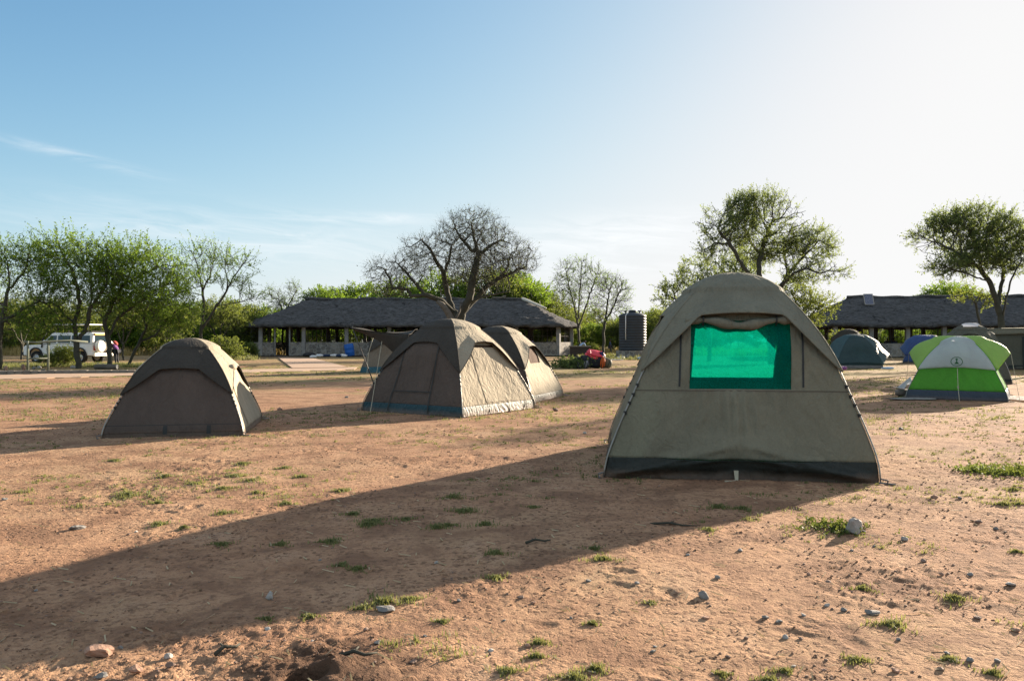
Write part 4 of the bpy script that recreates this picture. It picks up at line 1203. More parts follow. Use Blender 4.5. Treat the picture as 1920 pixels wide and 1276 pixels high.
def sprays(rs, base, dirs, L_, nleaf, ll, lw, up=0.25, spread=0.8, twig=0.006):
    """leafy shoots: thin twig + leaf blades along it. Returns twig mesh, leaf mesh"""
    n_ = len(base)
    d_ = dirs + rs.normal(size=(n_, 3)) * spread; d_[:, 2] += up; d_ /= np.linalg.norm(d_, axis=1, keepdims=True)
    ln = L_ * rs.uniform(0.55, 1.25, n_)
    # twigs: thin three-sided spikes
    side = np.cross(d_, rs.normal(size=(n_, 3))); side /= np.linalg.norm(side, axis=1, keepdims=True); s2 = np.cross(d_, side)
    tip = base + d_ * ln[:, None]
    tv = np.stack([base + side * twig, base - side * twig * .5 + s2 * twig * .87, base - side * twig * .5 - s2 * twig * .87, tip], 1).reshape(-1, 3)
    k = np.arange(n_)[:, None] * 4
    tf = np.concatenate([k + np.array([[0, 1, 3]]), k + np.array([[1, 2, 3]]), k + np.array([[2, 0, 3]])])
    if nleaf == 0: return (tv, tf), None
    t = (np.arange(nleaf)[None, :] + rs.random((n_, nleaf))) / nleaf * 0.92 + 0.12
    c = base[:, None] + d_[:, None] * (ln[:, None] * t)[..., None]
    a = rs.normal(size=(n_, nleaf, 3)) * 0.75 + d_[:, None] * 0.55; a[..., 2] += 0.15; a /= np.linalg.norm(a, axis=2, keepdims=True)
    nrm_ = rs.normal(size=(n_, nleaf, 3)); nrm_[..., 2] += 0.9
    b = np.cross(a, nrm_); b /= np.linalg.norm(b, axis=2, keepdims=True) + 1e-9
    l = ll * rs.uniform(.6, 1.3, (n_, nleaf, 1)); w_ = lw * rs.uniform(.6, 1.3, (n_, nleaf, 1))
    q = np.stack([c, c + a * l * .45 + b * w_, c + a * l, c + a * l * .45 - b * w_], 2).reshape(-1, 3)
    lf = np.arange(n_ * nleaf * 4).reshape(-1, 4)
    return (tv, tf), (q, lf)


def tree_meshes(seed, limbs, ells, natt, step, di, dk, r_tip, r_base, leaf, leaf_n, L_, ll, lw, per=2, up=0.25, spread=0.8, rmax=0.03, twig=0.006, bare=0.0, wander=.25, shell=.45, expo=2.4, tw_up=0.0, thin=-.20):
    rs = np.random.default_rng(seed)
    natt, step, dk = int(natt * 1.7), step * .66, dk * .62
    att = ell_points(rs, ells, natt, shell)
    r_base *= .68
    pos, par = grow(rs, limbs, att, step, di, dk, wander=wander, up=tw_up)
    V, Fq, R, kids = tube_tree(pos, par, r_tip, expo, r_base)
    print('TREE', seed, len(pos), R.min(), np.median(R), R[0], sum(1 for k in kids if not k))
    idx = np.array([i for i in range(1, len(pos)) if R[i] < rmax])
    dirs = pos[idx] - pos[par[idx]]; dirs /= np.linalg.norm(dirs, axis=1, keepdims=True) + 1e-9
    base = np.repeat(pos[idx], per, 0); dirs = np.repeat(dirs, per, 0)
    base = base + rs.normal(size=base.shape) * step * .15
    th = fbm(base[:, 0] * .6 + seed, base[:, 2] * 1.1 + base[:, 1] * .5, 3) > thin
    base, dirs = base[th], dirs[th]
    keep = rs.random(len(base)) > bare
    tw1, _ = sprays(rs, base[~keep], dirs[~keep], L_ * 1.1, 0, ll, lw, up, spread, twig) if (~keep).any() else ((np.zeros((0, 3)), np.zeros((0, 3), int)), None)
    tw2, lf = sprays(rs, base[keep], dirs[keep], L_, int(leaf_n * 1.7), ll * .72, lw * .72, up, spread, twig)
    tv = np.concatenate([tw1[0], tw2[0]]); tf = np.concatenate([tw1[1], tw2[1] + len(tw1[0])])
    return (V, Fq), (tv, tf), lf


def make_tree(name, label, group, meshes, bark, leaf, loc=(0, 0, 0)):
    root = thing(name, label, 'tree', loc, 0, group)
    (V, Fq), (tv, tf), lf = meshes
    t = np_mesh('trunk', V, Fq, M[bark], root, True)
    np_mesh('twigs', tv, tf, M[bark], t)
    if lf: np_mesh('crown', lf[0], lf[1], M[leaf], root)
    return root


def W3(d, o):
    """photo pixel -> tree-local point; optional third value moves it in depth"""
    def f(px, py, dy=0.0):
        p = P(px, py, d + dy); return (p.x - o.x, p.y - o.y, p.z)
    return f


def E(d, o, cx, cy, rx, ry, dy=0.0, kd=0.9):
    p = P(cx, cy, d + dy); s = (d + dy) / F
    return (p.x - o.x, p.y - o.y, p.z, rx * s, rx * s * kd, ry * s)


# --- great bare tree in the middle
D_ = 57.0; o_ = P(864, 641, D_); o_.z = 0; q = W3(D_, o_); e = lambda *a, **k: E(D_, o_, *a, **k)
limbs = [[(0.3, 0, -.1), q(863, 640), q(860, 606, .2), q(866, 585), q(880, 560, -.3), q(884, 535, -.4), q(890, 505, -.3), q(898, 478), q(888, 445, .4), q(884, 418, .5)],
         [q(862, 600), q(848, 578, .6), q(838, 548, .8), q(832, 515, .5), q(842, 488, .3), q(846, 460, .1)],
         [q(832, 512, .5), q(818, 490), q(806, 465, -.5), q(790, 450, -.8)],
         [q(852, 585, .4), q(826, 562, -.6), q(800, 553, -1.2), q(770, 555, -1.6), q(742, 551, -1.8), q(716, 558, -1.6)],
         [q(772, 555, -1.6), q(764, 542, -1.5), q(742, 540, -1.5), q(724, 540, -1.6)], [q(736, 540, -1.5), q(730, 520, -1.3), q(718, 503, -1.2)],
         [q(798, 553, -1.2), q(778, 530, -1.1), q(760, 508, -.9), q(742, 492, -.8)],
         [q(866, 588), q(892, 560, .8), q(915, 535, 1.2), q(938, 520, 1.5), q(952, 500, 1.6), q(957, 478, 1.5)],
         [q(935, 522, 1.5), q(958, 512, 1.0), q(985, 500, .8)], [q(897, 478), q(918, 462, .3), q(938, 450, .5)], [q(884, 470), q(872, 455, -.4), q(858, 436, -.6)],
         [q(874, 570), q(905, 556, -1.0), q(930, 551, -1.4), q(955, 546, -1.6)]]
ells = [e(884, 448, 78, 58), e(800, 476, 50, 42), e(722, 512, 42, 30, dy=-1.3), e(765, 510, 50, 32, dy=-1), e(962, 485, 52, 40, dy=.8), e(900, 500, 95, 40), e(730, 545, 45, 10, dy=-1.6)]
m_ = tree_meshes(31, limbs, ells, 1900, .34, 2.0, .36, .012, .66, None, 1, .70, .13, .045, per=4, up=.40, spread=.55, rmax=.022, twig=.0068, bare=.50, thin=-9, wander=.32, expo=2.25)
t_bare = make_tree('bare_tree', 'great bare thorn tree with gnarled spreading limbs, in front of the left thatched hall', None, m_, 'bark', 'leaf_dry', o_)
# broken stump limb leaning beside it
st = P(838, 641, 56.0); st.z = 0
s_ = thing('dead_stump', 'broken grey dead stump leaning left at the foot of the great bare tree', 'stump', st)
MB().tube([(0.9, 0, -.1), (.72, 0, 1.6), (.45, 0, 2.7), (.05, -.1, 3.5), (-.35, -.15, 4.05), (-.72, -.2, 4.25)], [.34, .30, .26, .23, .20, .12], 9).tube([(.45, 0, 2.7), (.9, .2, 3.6), (1.0, .3, 4.3)], [.13, .09, .03], 6).build('trunk', M['bark_grey'], s_, True)

# --- tall umbrella tree behind the near tent
D_ = 47.0; o_ = P(1448, 641, D_); o_.z = 0; q = W3(D_, o_); e = lambda *a, **k: E(D_, o_, *a, **k)
limbs = [[(0, 0, -.1), q(1447, 650), q(1446, 610), q(1437, 575), q(1428, 545), q(1424, 515), q(1423, 490, .3), q(1432, 455, .5), q(1445, 420, .6)],
         [q(1436, 570), q(1418, 535, -.5), q(1398, 505, -.8), q(1382, 480, -.9), q(1366, 452, -1), q(1348, 432, -1)],
         [q(1446, 605), q(1456, 565, .6), q(1464, 540, .8), q(1476, 515, 1), q(1500, 487, 1.2), q(1526, 462, 1.2)],
         [q(1466, 535, .8), q(1488, 512, -.6), q(1512, 503, -1), q(1536, 512, -1.2)], [q(1372, 458, -1), q(1340, 455, -.5), q(1322, 468, -.4)], [q(1427, 478, .4), q(1410, 458, 1.2), q(1395, 425, 1.4)], [q(1478, 512, 1), q(1470, 480, 2), q(1475, 445, 2)]]
ells = [e(1446, 402, 56, 46), e(1365, 428, 52, 36, dy=-.5), e(1402, 396, 45, 34), e(1330, 425, 24, 28), e(1470, 425, 48, 40), e(1518, 462, 48, 40, dy=.6), e(1545, 505, 40, 24), e(1500, 510, 45, 20), e(1440, 470, 60, 25, dy=1.4), e(1330, 470, 26, 16, dy=-.4)]
m_ = tree_meshes(33, limbs, ells, 2000, .38, 2.2, .46, .013, .34, 'a', 7, .70, .20, .033, per=4, up=.35, spread=.55, rmax=.03, twig=.009, bare=.06, thin=-.16)
make_tree('umbrella_tree', 'tall dark umbrella thorn tree with forked trunk rising behind the near tent', None, m_, 'bark', 'leaf_d', o_)
# dark bushy tree on its left
D_ = 55.0; o_ = P(1330, 641, D_); o_.z = 0; q = W3(D_, o_); e = lambda *a, **k: E(D_, o_, *a, **k)
m_ = tree_meshes(35, [[(0, 0, -.1), q(1330, 640), q(1328, 600), q(1322, 560), q(1318, 530)], [q(1328, 600), q(1360, 560), q(1390, 520)], [q(1328, 610), q(1295, 580), q(1265, 560)]],
                 [e(1320, 515, 62, 32), e(1268, 545, 42, 30), e(1255, 560, 28, 24), e(1385, 505, 45, 36), e(1350, 540, 60, 40), e(1300, 580, 55, 30)], 900, .5, 2.5, .65, .014, .22, 'd', 8, .66, .22, .045, per=4, up=.4, spread=.8, rmax=.05)
make_tree('thorn_tree', 'dark dense thorn tree left of the umbrella tree, its crown around the near tent top', None, m_, 'bark', 'leaf_d', o_)
D_ = 52.0; o_ = P(1510, 641, D_); o_.z = 0; q = W3(D_, o_); e = lambda *a, **k: E(D_, o_, *a, **k)
m_ = tree_meshes(36, [[(0, 0, -.1), q(1508, 620), q(1500, 585), q(1490, 560)], [q(1506, 610), q(1530, 580), q(1550, 570)]],
                 [e(1485, 548, 34, 26), e(1520, 570, 44, 24), e(1470, 580, 40, 30), e(1545, 580, 26, 14), e(1500, 600, 50, 18)], 620, .5, 2.5, .6, .012, .15, 'y', 7, .62, .20, .042, per=4, up=.3, spread=.8, rmax=.05)
make_tree('thorn_tree', 'bright yellow-green thorn tree at the right shoulder of the near tent', None, m_, 'bark', 'leaf_y', o_)

# --- leaning tree at the right, over the second hall
D_ = 41.0; o_ = P(1880, 641, D_); o_.z = 0; q = W3(D_, o_); e = lambda *a, **k: E(D_, o_, *a, **k)
limbs = [[(0, 0, -.1), q(1878, 640), q(1877, 600), q(1868, 560), q(1856, 528), q(1838, 502), q(1815, 484, -.4), q(1790, 470, -.6), q(1765, 458, -.6)],
         [q(1873, 578), q(1876, 545, .5), q(1882, 510, .7), q(1874, 475, .8), q(1868, 440, .8)], [q(1879, 600), q(1886, 560, -.5), q(1898, 520, -.8), q(1915, 490, -1)],
         [q(1840, 503), q(1836, 470, .8), q(1822, 440, 1)], [q(1858, 530), q(1830, 520, -1), q(1805, 510, -1.3), q(1775, 500, -1.4)]]
ells = [e(1790, 425, 52, 32), e(1840, 418, 58, 30), e(1745, 455, 38, 30), e(1800, 468, 55, 28), e(1880, 435, 45, 40), e(1900, 480, 40, 36), e(1840, 485, 50, 26), e(1780, 500, 40, 18, dy=-1), e(1945, 450, 40, 40)]
m_ = tree_meshes(37, limbs, ells, 1900, .34, 2.0, .42, .012, .24, 'a', 7, .62, .18, .032, per=4, up=.2, spread=.6, rmax=.03, twig=.009, bare=.05, thin=-.16)
make_tree('umbrella_tree', 'dark flat-topped umbrella thorn tree with leaning trunk, before the right thatched hall', None, m_, 'bark', 'leaf_d', o_)
D_ = 44.0; o_ = P(1838, 641, D_); o_.z = 0; q = W3(D_, o_); e = lambda *a, **k: E(D_, o_, *a, **k)
m_ = tree_meshes(38, [[(0, 0, -.1), q(1838, 640), q(1836, 600), q(1830, 570), q(1822, 556)]], [e(1828, 553, 32, 13), e(1850, 560, 24, 12), e(1805, 562, 16, 8)], 160, .4, 2.4, .5, .012, .09, 'y', 6, .5, .17, .034, per=4, up=.2, spread=.7, rmax=.04)
make_tree('thorn_sapling', 'thin sapling with bright drooping leaves beside the leaning umbrella tree', None, m_, 'bark', 'leaf_y', o_)
D_ = 36.0; o_ = P(2010, 641, D_); o_.z = 0; q = W3(D_, o_); e = lambda *a, **k: E(D_, o_, *a, **k)
m_ = tree_meshes(39, [[(0, 0, -.1), q(2008, 560), q(2000, 460), q(1985, 400)], [q(2002, 480), q(1960, 400), q(1935, 380)]], [e(1945, 378, 38, 26), e(1990, 360, 60, 40), e(2040, 400, 60, 40)], 620, .4, 2.4, .5, .012, .2, 'd', 6, .5, .18, .034, per=4, up=.2, spread=.7, rmax=.035)
make_tree('umbrella_tree', 'thorn tree of which one leafy branch reaches in at the right edge', None, m_, 'bark', 'leaf_d', o_)

# --- left group
D_ = 39.0; o_ = P(-2, 641, D_); o_.z = 0; q = W3(D_, o_); e = lambda *a, **k: E(D_, o_, *a, **k)
m_ = tree_meshes(41, [[(0, 0, -.1), q(0, 680), q(-2, 640), q(2, 605), q(10, 570), q(18, 530), q(14, 490)], [q(2, 605), q(40, 580), q(75, 565)], [q(8, 575), q(-40, 540), q(-70, 500)], [q(15, 545), q(45, 510), q(55, 470)]],
                 [e(20, 500, 60, 36), e(-50, 515, 60, 50), e(62, 545, 50, 40), e(85, 575, 42, 30), e(50, 602, 60, 22), e(100, 600, 40, 22), e(15, 475, 30, 22), e(75, 615, 40, 14)], 1050, .38, 2.0, .5, .011, .2, 'a', 9, 1.0, .19, .032, per=2, up=.40, spread=.5, rmax=.03, bare=.06, thin=-.20)
make_tree('acacia_tree', 'spreading acacia at the left edge, low branches reaching over the fence frame', None, m_, 'bark', 'leaf_a', o_)
D_ = 39.5; o_ = P(150, 641, D_); o_.z = 0; q = W3(D_, o_); e = lambda *a, **k: E(D_, o_, *a, **k)
m_ = tree_meshes(42, [[(0, 0, -.1), q(147, 690), q(144, 650), q(140, 610), q(150, 565), q(140, 520), q(120, 480), q(108, 455)], [q(143, 645), q(165, 605), q(172, 560), q(170, 510), q(160, 460)], [q(168, 580), q(195, 540), q(215, 500)], [q(141, 610), q(110, 575), q(85, 560)]],
                 [e(115, 482, 55, 34), e(170, 486, 62, 34), e(85, 500, 40, 30), e(150, 525, 80, 34), e(190, 515, 56, 34), e(120, 560, 55, 24), e(200, 562, 44, 26)], 1150, .38, 2.0, .5, .011, .21, 'a', 10, 1.1, .19, .034, per=2, up=.60, spread=.45, rmax=.03, tw_up=.05, thin=-.22)
make_tree('acacia_tree', 'full green acacia with forked trunk standing in front of the white safari vehicle', None, m_, 'bark', 'leaf_a', o_)
D_ = 40.5; o_ = P(206, 641, D_); o_.z = 0; q = W3(D_, o_); e = lambda *a, **k: E(D_, o_, *a, **k)
m_ = tree_meshes(43, [[(0, 0, -.1), q(206, 680), q(204, 640), q(196, 600), q(215, 560), q(240, 520), q(255, 480)], [q(203, 630), q(222, 595), q(255, 570), q(290, 545)], [q(196, 600), q(176, 575), q(168, 545)], [q(230, 535), q(265, 515), q(300, 500)]],
                 [e(250, 490, 60, 30), e(295, 505, 48, 34), e(225, 515, 50, 34), e(318, 530, 36, 32), e(260, 545, 60, 28), e(220, 572, 50, 22), e(290, 570, 46, 22)], 1050, .38, 2.0, .5, .011, .19, 'a', 10, 1.05, .19, .034, per=2, up=.55, spread=.45, rmax=.03, tw_up=.05, thin=-.22)
make_tree('acacia_tree', 'green acacia with a bent trunk just right of the white safari vehicle', None, m_, 'bark', 'leaf_a', o_)
D_ = 43.0; o_ = P(262, 641, D_); o_.z = 0; q = W3(D_, o_); e = lambda *a, **k: E(D_, o_, *a, **k)
m_ = tree_meshes(44, [[(-.8, 0, -.1), q(245, 676), q(262, 640), q(278, 605), q(300, 580), q(320, 560)], [q(262, 640), q(292, 628), q(310, 600), q(335, 580)], [q(272, 615), q(270, 585), q(285, 560)]],
                 [e(320, 555, 38, 30), e(285, 575, 46, 26), e(340, 580, 34, 24), e(310, 605, 50, 20)], 560, .38, 2.2, .5, .011, .13, 'a', 6, .6, .18, .036, per=3, up=.3, spread=.7, rmax=.034)
make_tree('acacia_tree', 'small acacia with slanting dark stems behind the leftmost tent', None, m_, 'bark', 'leaf_a', o_)
D_ = 46.0; o_ = P(378, 641, D_); o_.z = 0; q = W3(D_, o_); e = lambda *a, **k: E(D_, o_, *a, **k)
m_ = tree_meshes(45, [[(0, 0, -.1), q(378, 675), q(376, 625), q(382, 580), q(380, 545), q(372, 505), q(362, 478)], [q(377, 620), q(402, 580), q(425, 545), q(445, 510), q(462, 485)], [q(380, 545), q(395, 510), q(402, 478)], [q(405, 575), q(440, 568), q(470, 560)], [q(428, 542), q(422, 505), q(425, 480)]],
                 [e(362, 490, 24, 24), e(398, 488, 24, 24), e(430, 500, 26, 24), e(462, 492, 20, 18), e(380, 525, 36, 22), e(440, 535, 30, 14), e(355, 545, 24, 18), e(468, 558, 30, 9)], 520, .42, 2.2, .55, .012, .15, 'a', 8, .95, .17, .032, per=2, up=.75, spread=.45, rmax=.03, twig=.011, bare=.05)
make_tree('acacia_tree', 'open acacia with long upright leafy shoots, between the leftmost tent and the left hall', None, m_, 'bark', 'leaf_a', o_)

# --- thin trees between hall and tank
for sd, D_, bx, limbs_px, el_px, lab in ((51, 70.0, 1086, [[(1086, 655), (1084, 610), (1076, 570), (1066, 535), (1062, 510)], [(1084, 615), (1098, 575), (1110, 540), (1118, 515)], [(1085, 600), (1086, 555), (1090, 510)]], [(1082, 520, 44, 38), (1060, 545, 30, 34), (1115, 530, 30, 34), (1090, 560, 44, 24)], 'tall nearly bare tree right of the left thatched hall'),
                                         (52, 66.0, 1131, [[(1131, 655), (1133, 615), (1138, 580), (1142, 545)], [(1134, 605), (1150, 575), (1160, 550)]], [(1145, 550, 36, 34), (1165, 535, 16, 20), (1130, 585, 26, 24), (1160, 580, 22, 16)], 'slender nearly bare tree left of the black water tank')):
    o_ = P(bx, 641, D_); o_.z = 0; q = W3(D_, o_)
    limbs = [[q(*p) for p in l] for l in limbs_px]; limbs[0] = [(0, 0, -.1)] + limbs[0]
    m_ = tree_meshes(sd, limbs, [E(D_, o_, *p) for p in el_px], 800, .42, 2.4, .55, .015, .17, None, 3, .8, .15, .04, per=3, up=.5, spread=.5, rmax=.04, twig=.011, bare=.45)
    make_tree('sparse_tree', lab, None, m_, 'bark', 'leaf_a', o_)
# --- pale bare tree left of the hall roof
D_ = 82.0; o_ = P(530, 641, D_); o_.z = 0; q = W3(D_, o_); e = lambda *a, **k: E(D_, o_, *a, **k)
m_ = tree_meshes(53, [[(0, 0, -.1), q(530, 620), q(528, 580), q(522, 560)], [q(529, 595), q(545, 565), q(555, 545)]], [e(510, 555, 20, 18), e(545, 545, 20, 20), e(528, 570, 34, 16)], 420, .42, 2.4, .55, .016, .16, None, 3, .8, .15, .045, per=3, up=.6, spread=.5, rmax=.05, twig=.012, bare=.4)
make_tree('sparse_tree', 'thin open tree showing left of the left hall roof', None, m_, 'bark', 'leaf_a', o_)

# --- woodland belt beyond the camp: a few kinds, copied
PROTO = []
for i, (hgt, rad, natt, lf, per, bare, ells) in enumerate([
        (6.0, 3.2, 420, 'leaf_y', 4, .0, [(0, 0, 4.2, 2.9, 2.9, 1.5), (1.2, .3, 3.2, 2.0, 2, 1.3), (-1.4, -.2, 3.0, 1.9, 2, 1.3), (0, 0, 2.0, 2.4, 2.2, 1.0)]),
        (5.5, 3.4, 420, 'leaf_a', 4, .0, [(-.6, 0, 3.9, 2.6, 2.6, 1.5), (1.6, .2, 3.5, 2.1, 2, 1.2), (-1.8, 0, 2.6, 1.8, 2, 1.1), (.6, 0, 1.7, 2.2, 2, .9)]),
        (6.5, 3.0, 360, 'leaf_y', 3, .1, [(0, 0, 5.0, 2.6, 2.6, 1.3), (1.4, 0, 4.1, 1.7, 1.7, 1.0), (-1.5, .3, 3.9, 1.8, 1.8, 1.1)]),
        (5.0, 3.4, 420, 'leaf_a', 4, .0, [(0, 0, 3.2, 3.2, 3, 1.7), (1.7, .4, 2.4, 1.8, 1.8, 1.3), (-1.7, .2, 2.2, 1.9, 1.9, 1.2), (0, 0, 1.2, 2.8, 2.6, .8)]),
        (3.0, 2.2, 260, 'leaf_y', 4, .0, [(0, 0, 1.7, 1.9, 1.9, 1.1), (1.1, 0, 1.1, 1.4, 1.3, .8), (-1.2, .2, 1.0, 1.3, 1.3, .8)])]):
    limbs = [[(0, 0, -.1), (.1, 0, hgt * .25), (-.1, .1, hgt * .5)], [(.1, 0, hgt * .2), (.8, .2, hgt * .45)], [(.08, 0, hgt * .22), (-.9, -.2, hgt * .45)]]
    m_ = tree_meshes(60 + i, limbs, ells, natt, .42, 2.5, .5, .014, .13, 'y', 7, .62, .26, .052, per=per, up=.3, spread=.8, rmax=.04, bare=bare)
    (V, Fq), (tv, tf), l_ = m_
    me = []
    for nm, a, mt in (('trunk', (V, Fq), 'bark'), ('twigs', (tv, tf), 'bark'), ('crown', l_, lf)):
        ob = np_mesh(nm, a[0], a[1], M[mt], None, nm == 'trunk'); me.append(ob.data); bpy.data.objects.remove(ob)
    PROTO.append((hgt, me))


def belt_tree(px, d, top, kind, label, group, name='thorn_tree'):
    h_, me = PROTO[kind]
    base = P(px, 641, d); ht = CH + (HZ - top) / F * d
    s = ht / h_
    r = bpy.data.objects.new(name, None); COL.objects.link(r); r.location = (base.x, d, 0); r.rotation_euler = (0, 0, random.uniform(0, 6.28)); r.scale = (s * random.uniform(.95, 1.2), s * random.uniform(.95, 1.2), s)
    tag(r, label, 'tree', group)
    t = bpy.data.objects.new('trunk', me[0]); COL.objects.link(t); t.parent = r
    k = bpy.data.objects.new('twigs', me[1]); COL.objects.link(k); k.parent = t
    c = bpy.data.objects.new('crown', me[2]); COL.objects.link(c); c.parent = r


for px, d, top, kind, lab in ((40, 60, 548, 2, 'tall sunlit tree behind the left edge acacia'), (112, 64, 556, 0, 'sunlit tree behind the safari vehicle'), (232, 58, 552, 2, 'open sunlit tree between the two left acacia trunks'), (318, 60, 560, 0, 'leafy sunlit tree directly behind the leftmost tent'), (412, 66, 556, 2, 'sunlit tree behind the open acacia'), (452, 74, 566, 0, 'yellow-green tree left of the left hall eave'), (618, 88, 536, 1, 'bushy tree peeping over the left end of the left hall roof'), (690, 92, 528, 1, 'green thorn tree over the left hall roof, left of the great bare tree'),
                              (800, 84, 512, 3, 'dark green tree behind the bare tree, over the left hall roof'), (905, 86, 498, 0, 'large yellow-green tree behind the bare tree crown'),
                              (965, 90, 505, 1, 'wide green tree behind the right end of the left hall ridge'), (1015, 92, 540, 0, 'low green tree showing over the right hip of the left hall'),
                              (1788, 84, 528, 1, 'pale green tree over the middle of the right hall roof'), (1242, 86, 574, 0, 'bright bush-like tree between the water tank and the near tent')):
    belt_tree(px, d, top, kind, lab, None)
zones = [(-140, 470, 78, 120, 42, 560, 612, 'low green tree in the woodland belt behind the left acacias and safari vehicle', 'woodland behind the left acacias'),
         (470, 1010, 90, 135, 34, 572, 612, 'low green tree in the woodland belt seen through the left hall bays', 'woodland behind the left hall'),
         (1010, 1260, 80, 125, 20, 572, 612, 'low green tree in the woodland belt behind the tank and its bare trees', 'woodland behind the tank'),
         (1260, 2080, 84, 130, 40, 590, 618, 'low green tree in the woodland belt seen under the right hall roof', 'woodland behind the right hall')]
for x0, x1, d0, d1, cnt, t0, t1, lab, grp in zones:
    for i in range(cnt):
        belt_tree(x0 + (x1 - x0) * (i + random.random()) / cnt, random.uniform(d0, d1), random.uniform(t0, t1), random.choice((0, 0, 1, 2, 2, 3, 4)), lab, grp)
for px, d, top, lab in ((112, 42, 646, 'small dense bush beside the fence frame, before the safari vehicle'), (425, 60, 628, 'small bright bush right of the open acacia'), (462, 66, 640, 'low green bush at the left end of the left hall'), (1205, 68, 640, 'low dark bush behind the black water tank'), (1105, 74, 642, 'low bush behind the right end of the left hall'), (1588, 58, 618, 'dark bush at the left end of the right hall')):
    belt_tree(px, d, top, 4, lab, None, 'bush')
# ------------------------------------------------------------------ white safari vehicle
M['carwhite'] = simple('white_car_paint', (0.74, 0.74, 0.72), 0.3, 0.05, 2, spec=0.5)
M['glass'] = simple('dark_car_glass', (0.02, 0.035, 0.045), 0.08, 0.1, 2, spec=0.6)
M['rubber'] = simple('black_rubber', (0.018, 0.018, 0.018), 0.8)
M['rim'] = simple('grey_wheel_rim', (0.42, 0.42, 0.42), 0.4, metal=0.6)
M['cover'] = simple('white_spare_wheel_cover', (0.72, 0.69, 0.62), 0.6, 0.1, 5)
M['yellow'] = simple('yellow_panel', (0.50, 0.27, 0.04), 0.5, 0.1)
M['blackpl'] = simple('black_plastic', (0.025, 0.025, 0.027), 0.6)
M['redlamp'] = simple('red_lamp_glass', (0.4, 0.03, 0.02), 0.25)
cd = 50.0; cp = P(127, 641, cd)
car = thing('safari_vehicle', 'white safari vehicle with raised roof hatch and two covered spare wheels, at the left', 'safari vehicle', (cp.x, cp.y, 0), math.radians(170.7))
Wd = 0.90


def side_prism(poly, w0, w1=None, name='', m=None, par=None, bev=0.03):
    w1 = w0 if w1 is None else w1
    zt = max(p[1] for p in poly); zb = min(p[1] for p in poly)
    wd_ = lambda z: w0 + (w1 - w0) * (z - zb) / (zt - zb)
    return MB().prism(poly, lambda x, z: (x, -wd_(z), z), lambda x, z: (x, wd_(z), z)).build(name, m, par, bevel=bev)


# x: forward. lower body with wheel arches cut, hood, then greenhouse
low = [(-2.45, .50), (-2.0, .50), (-1.93, .78), (-1.72, .95), (-1.42, .95), (-1.20, .78), (-1.12, .50), (1.08, .50), (1.15, .78), (1.36, .96), (1.68, .96), (1.90, .78), (1.97, .50), (2.42, .52), (2.45, 1.02), (2.30, 1.14), (1.15, 1.20), (-2.42, 1.22)]
side_prism(low, .90, .88, 'body', M['carwhite'], car, .04)
side_prism([(-2.42, 1.222), (1.12, 1.222), (.55, 1.86), (.40, 1.93), (-2.25, 1.95), (-2.40, 1.88)], .875, .76, 'cabin', M['carwhite'], car, .05)
for sgn in (-1, 1):
    for nm, poly in (('side_window', [(-2.25, 1.30), (-.95, 1.30), (-.95, 1.76), (-2.2, 1.76)]), ('side_window', [(-.85, 1.30), (.02, 1.30), (.02, 1.76), (-.85, 1.76)]), ('front_side_window', [(.12, 1.30), (.93, 1.30), (.52, 1.76), (.12, 1.76)])):
        f = lambda o_: (lambda x, z: (x, sgn * (.875 - (.115) * (z - 1.222) / .728 + o_), z))
        MB().prism(poly if sgn < 0 else poly[::-1], f(-.01), f(.012)).build(nm, M['glass'], car)
    for x in (-1.57, 1.52):
        wl = MB(); rt = Matrix.Rotation(PI / 2, 3, 'X'); 
        wh = thing('x', None, None); bpy.data.objects.remove(wh)
        wo = MB().lathe([(.22, -.12), (.34, -.13), (.395, -.09), (.395, .09), (.34, .13), (.22, .12)], 24, (x, sgn * .78, .395), rt).build('tyre', M['rubber'], car, True)
        MB().lathe([(0, -.10), (.10, -.10), (.12, -.06), (.21, -.07), (.225, -.11), (.225, .11), (.21, .07), (.12, .06), (.10, .10), (0, .10)], 20, (x, sgn * .78, .395), rt).build('rim', M['rim'], wo, True)
        MB().prism([(x + .52 * math.cos(a), .42 + .60 * math.sin(a)) for a in np.linspace(0, PI, 12)] + [(x + .45 * math.cos(a), .42 + .52 * math.sin(a)) for a in np.linspace(PI, 0, 12)], lambda x_, z: (x_, sgn * .88, z), lambda x_, z: (x_, sgn * .965, z)).build('fender_flare', M['blackpl'], car)
    MB().rbox((.80, sgn * 1.03, 1.36), (.10, .20, .24), .04).build('mirror', M['carwhite'], car, True)
    MB().box((-2.462, sgn * .72, .98), (.03, .13, .30)).build('tail_lamp', M['redlamp'], car)
    MB().tube([(.95, sgn * .93, .46), (-1.05, sgn * .93, .46)], .05, 8).build('side_step', M['blackpl'], car)
    MB().lathe([(0, .02), (.09, .02), (.10, -.02)], 16, (2.462, sgn * .62, .86), Matrix.Rotation(PI / 2, 3, 'Y')).build('headlight', M['rim'], car)
MB().prism([(-.72, 0), (.72, 0), (.66, 1), (-.66, 1)], lambda y_, t: (1.09 - .49 * t + .012, y_, 1.28 + .50 * t), lambda y_, t: (1.09 - .49 * t - .02, y_, 1.27 + .50 * t)).build('windscreen', M['glass'], car)
MB().box((2.50, 0, .62), (.16, 1.74, .22)).tube([(2.62, -.55, .55), (2.64, -.55, 1.1), (2.64, .55, 1.1), (2.62, .55, .55)], .035, 8).build('front_bumper', M['blackpl'], car, bevel=.02)
MB().box((2.455, 0, .86), (.03, 1.0, .24)).build('grille', M['blackpl'], car)
MB().box((-2.52, 0, .56), (.16, 1.76, .20)).build('rear_bumper', M['cover'], car, bevel=.03)
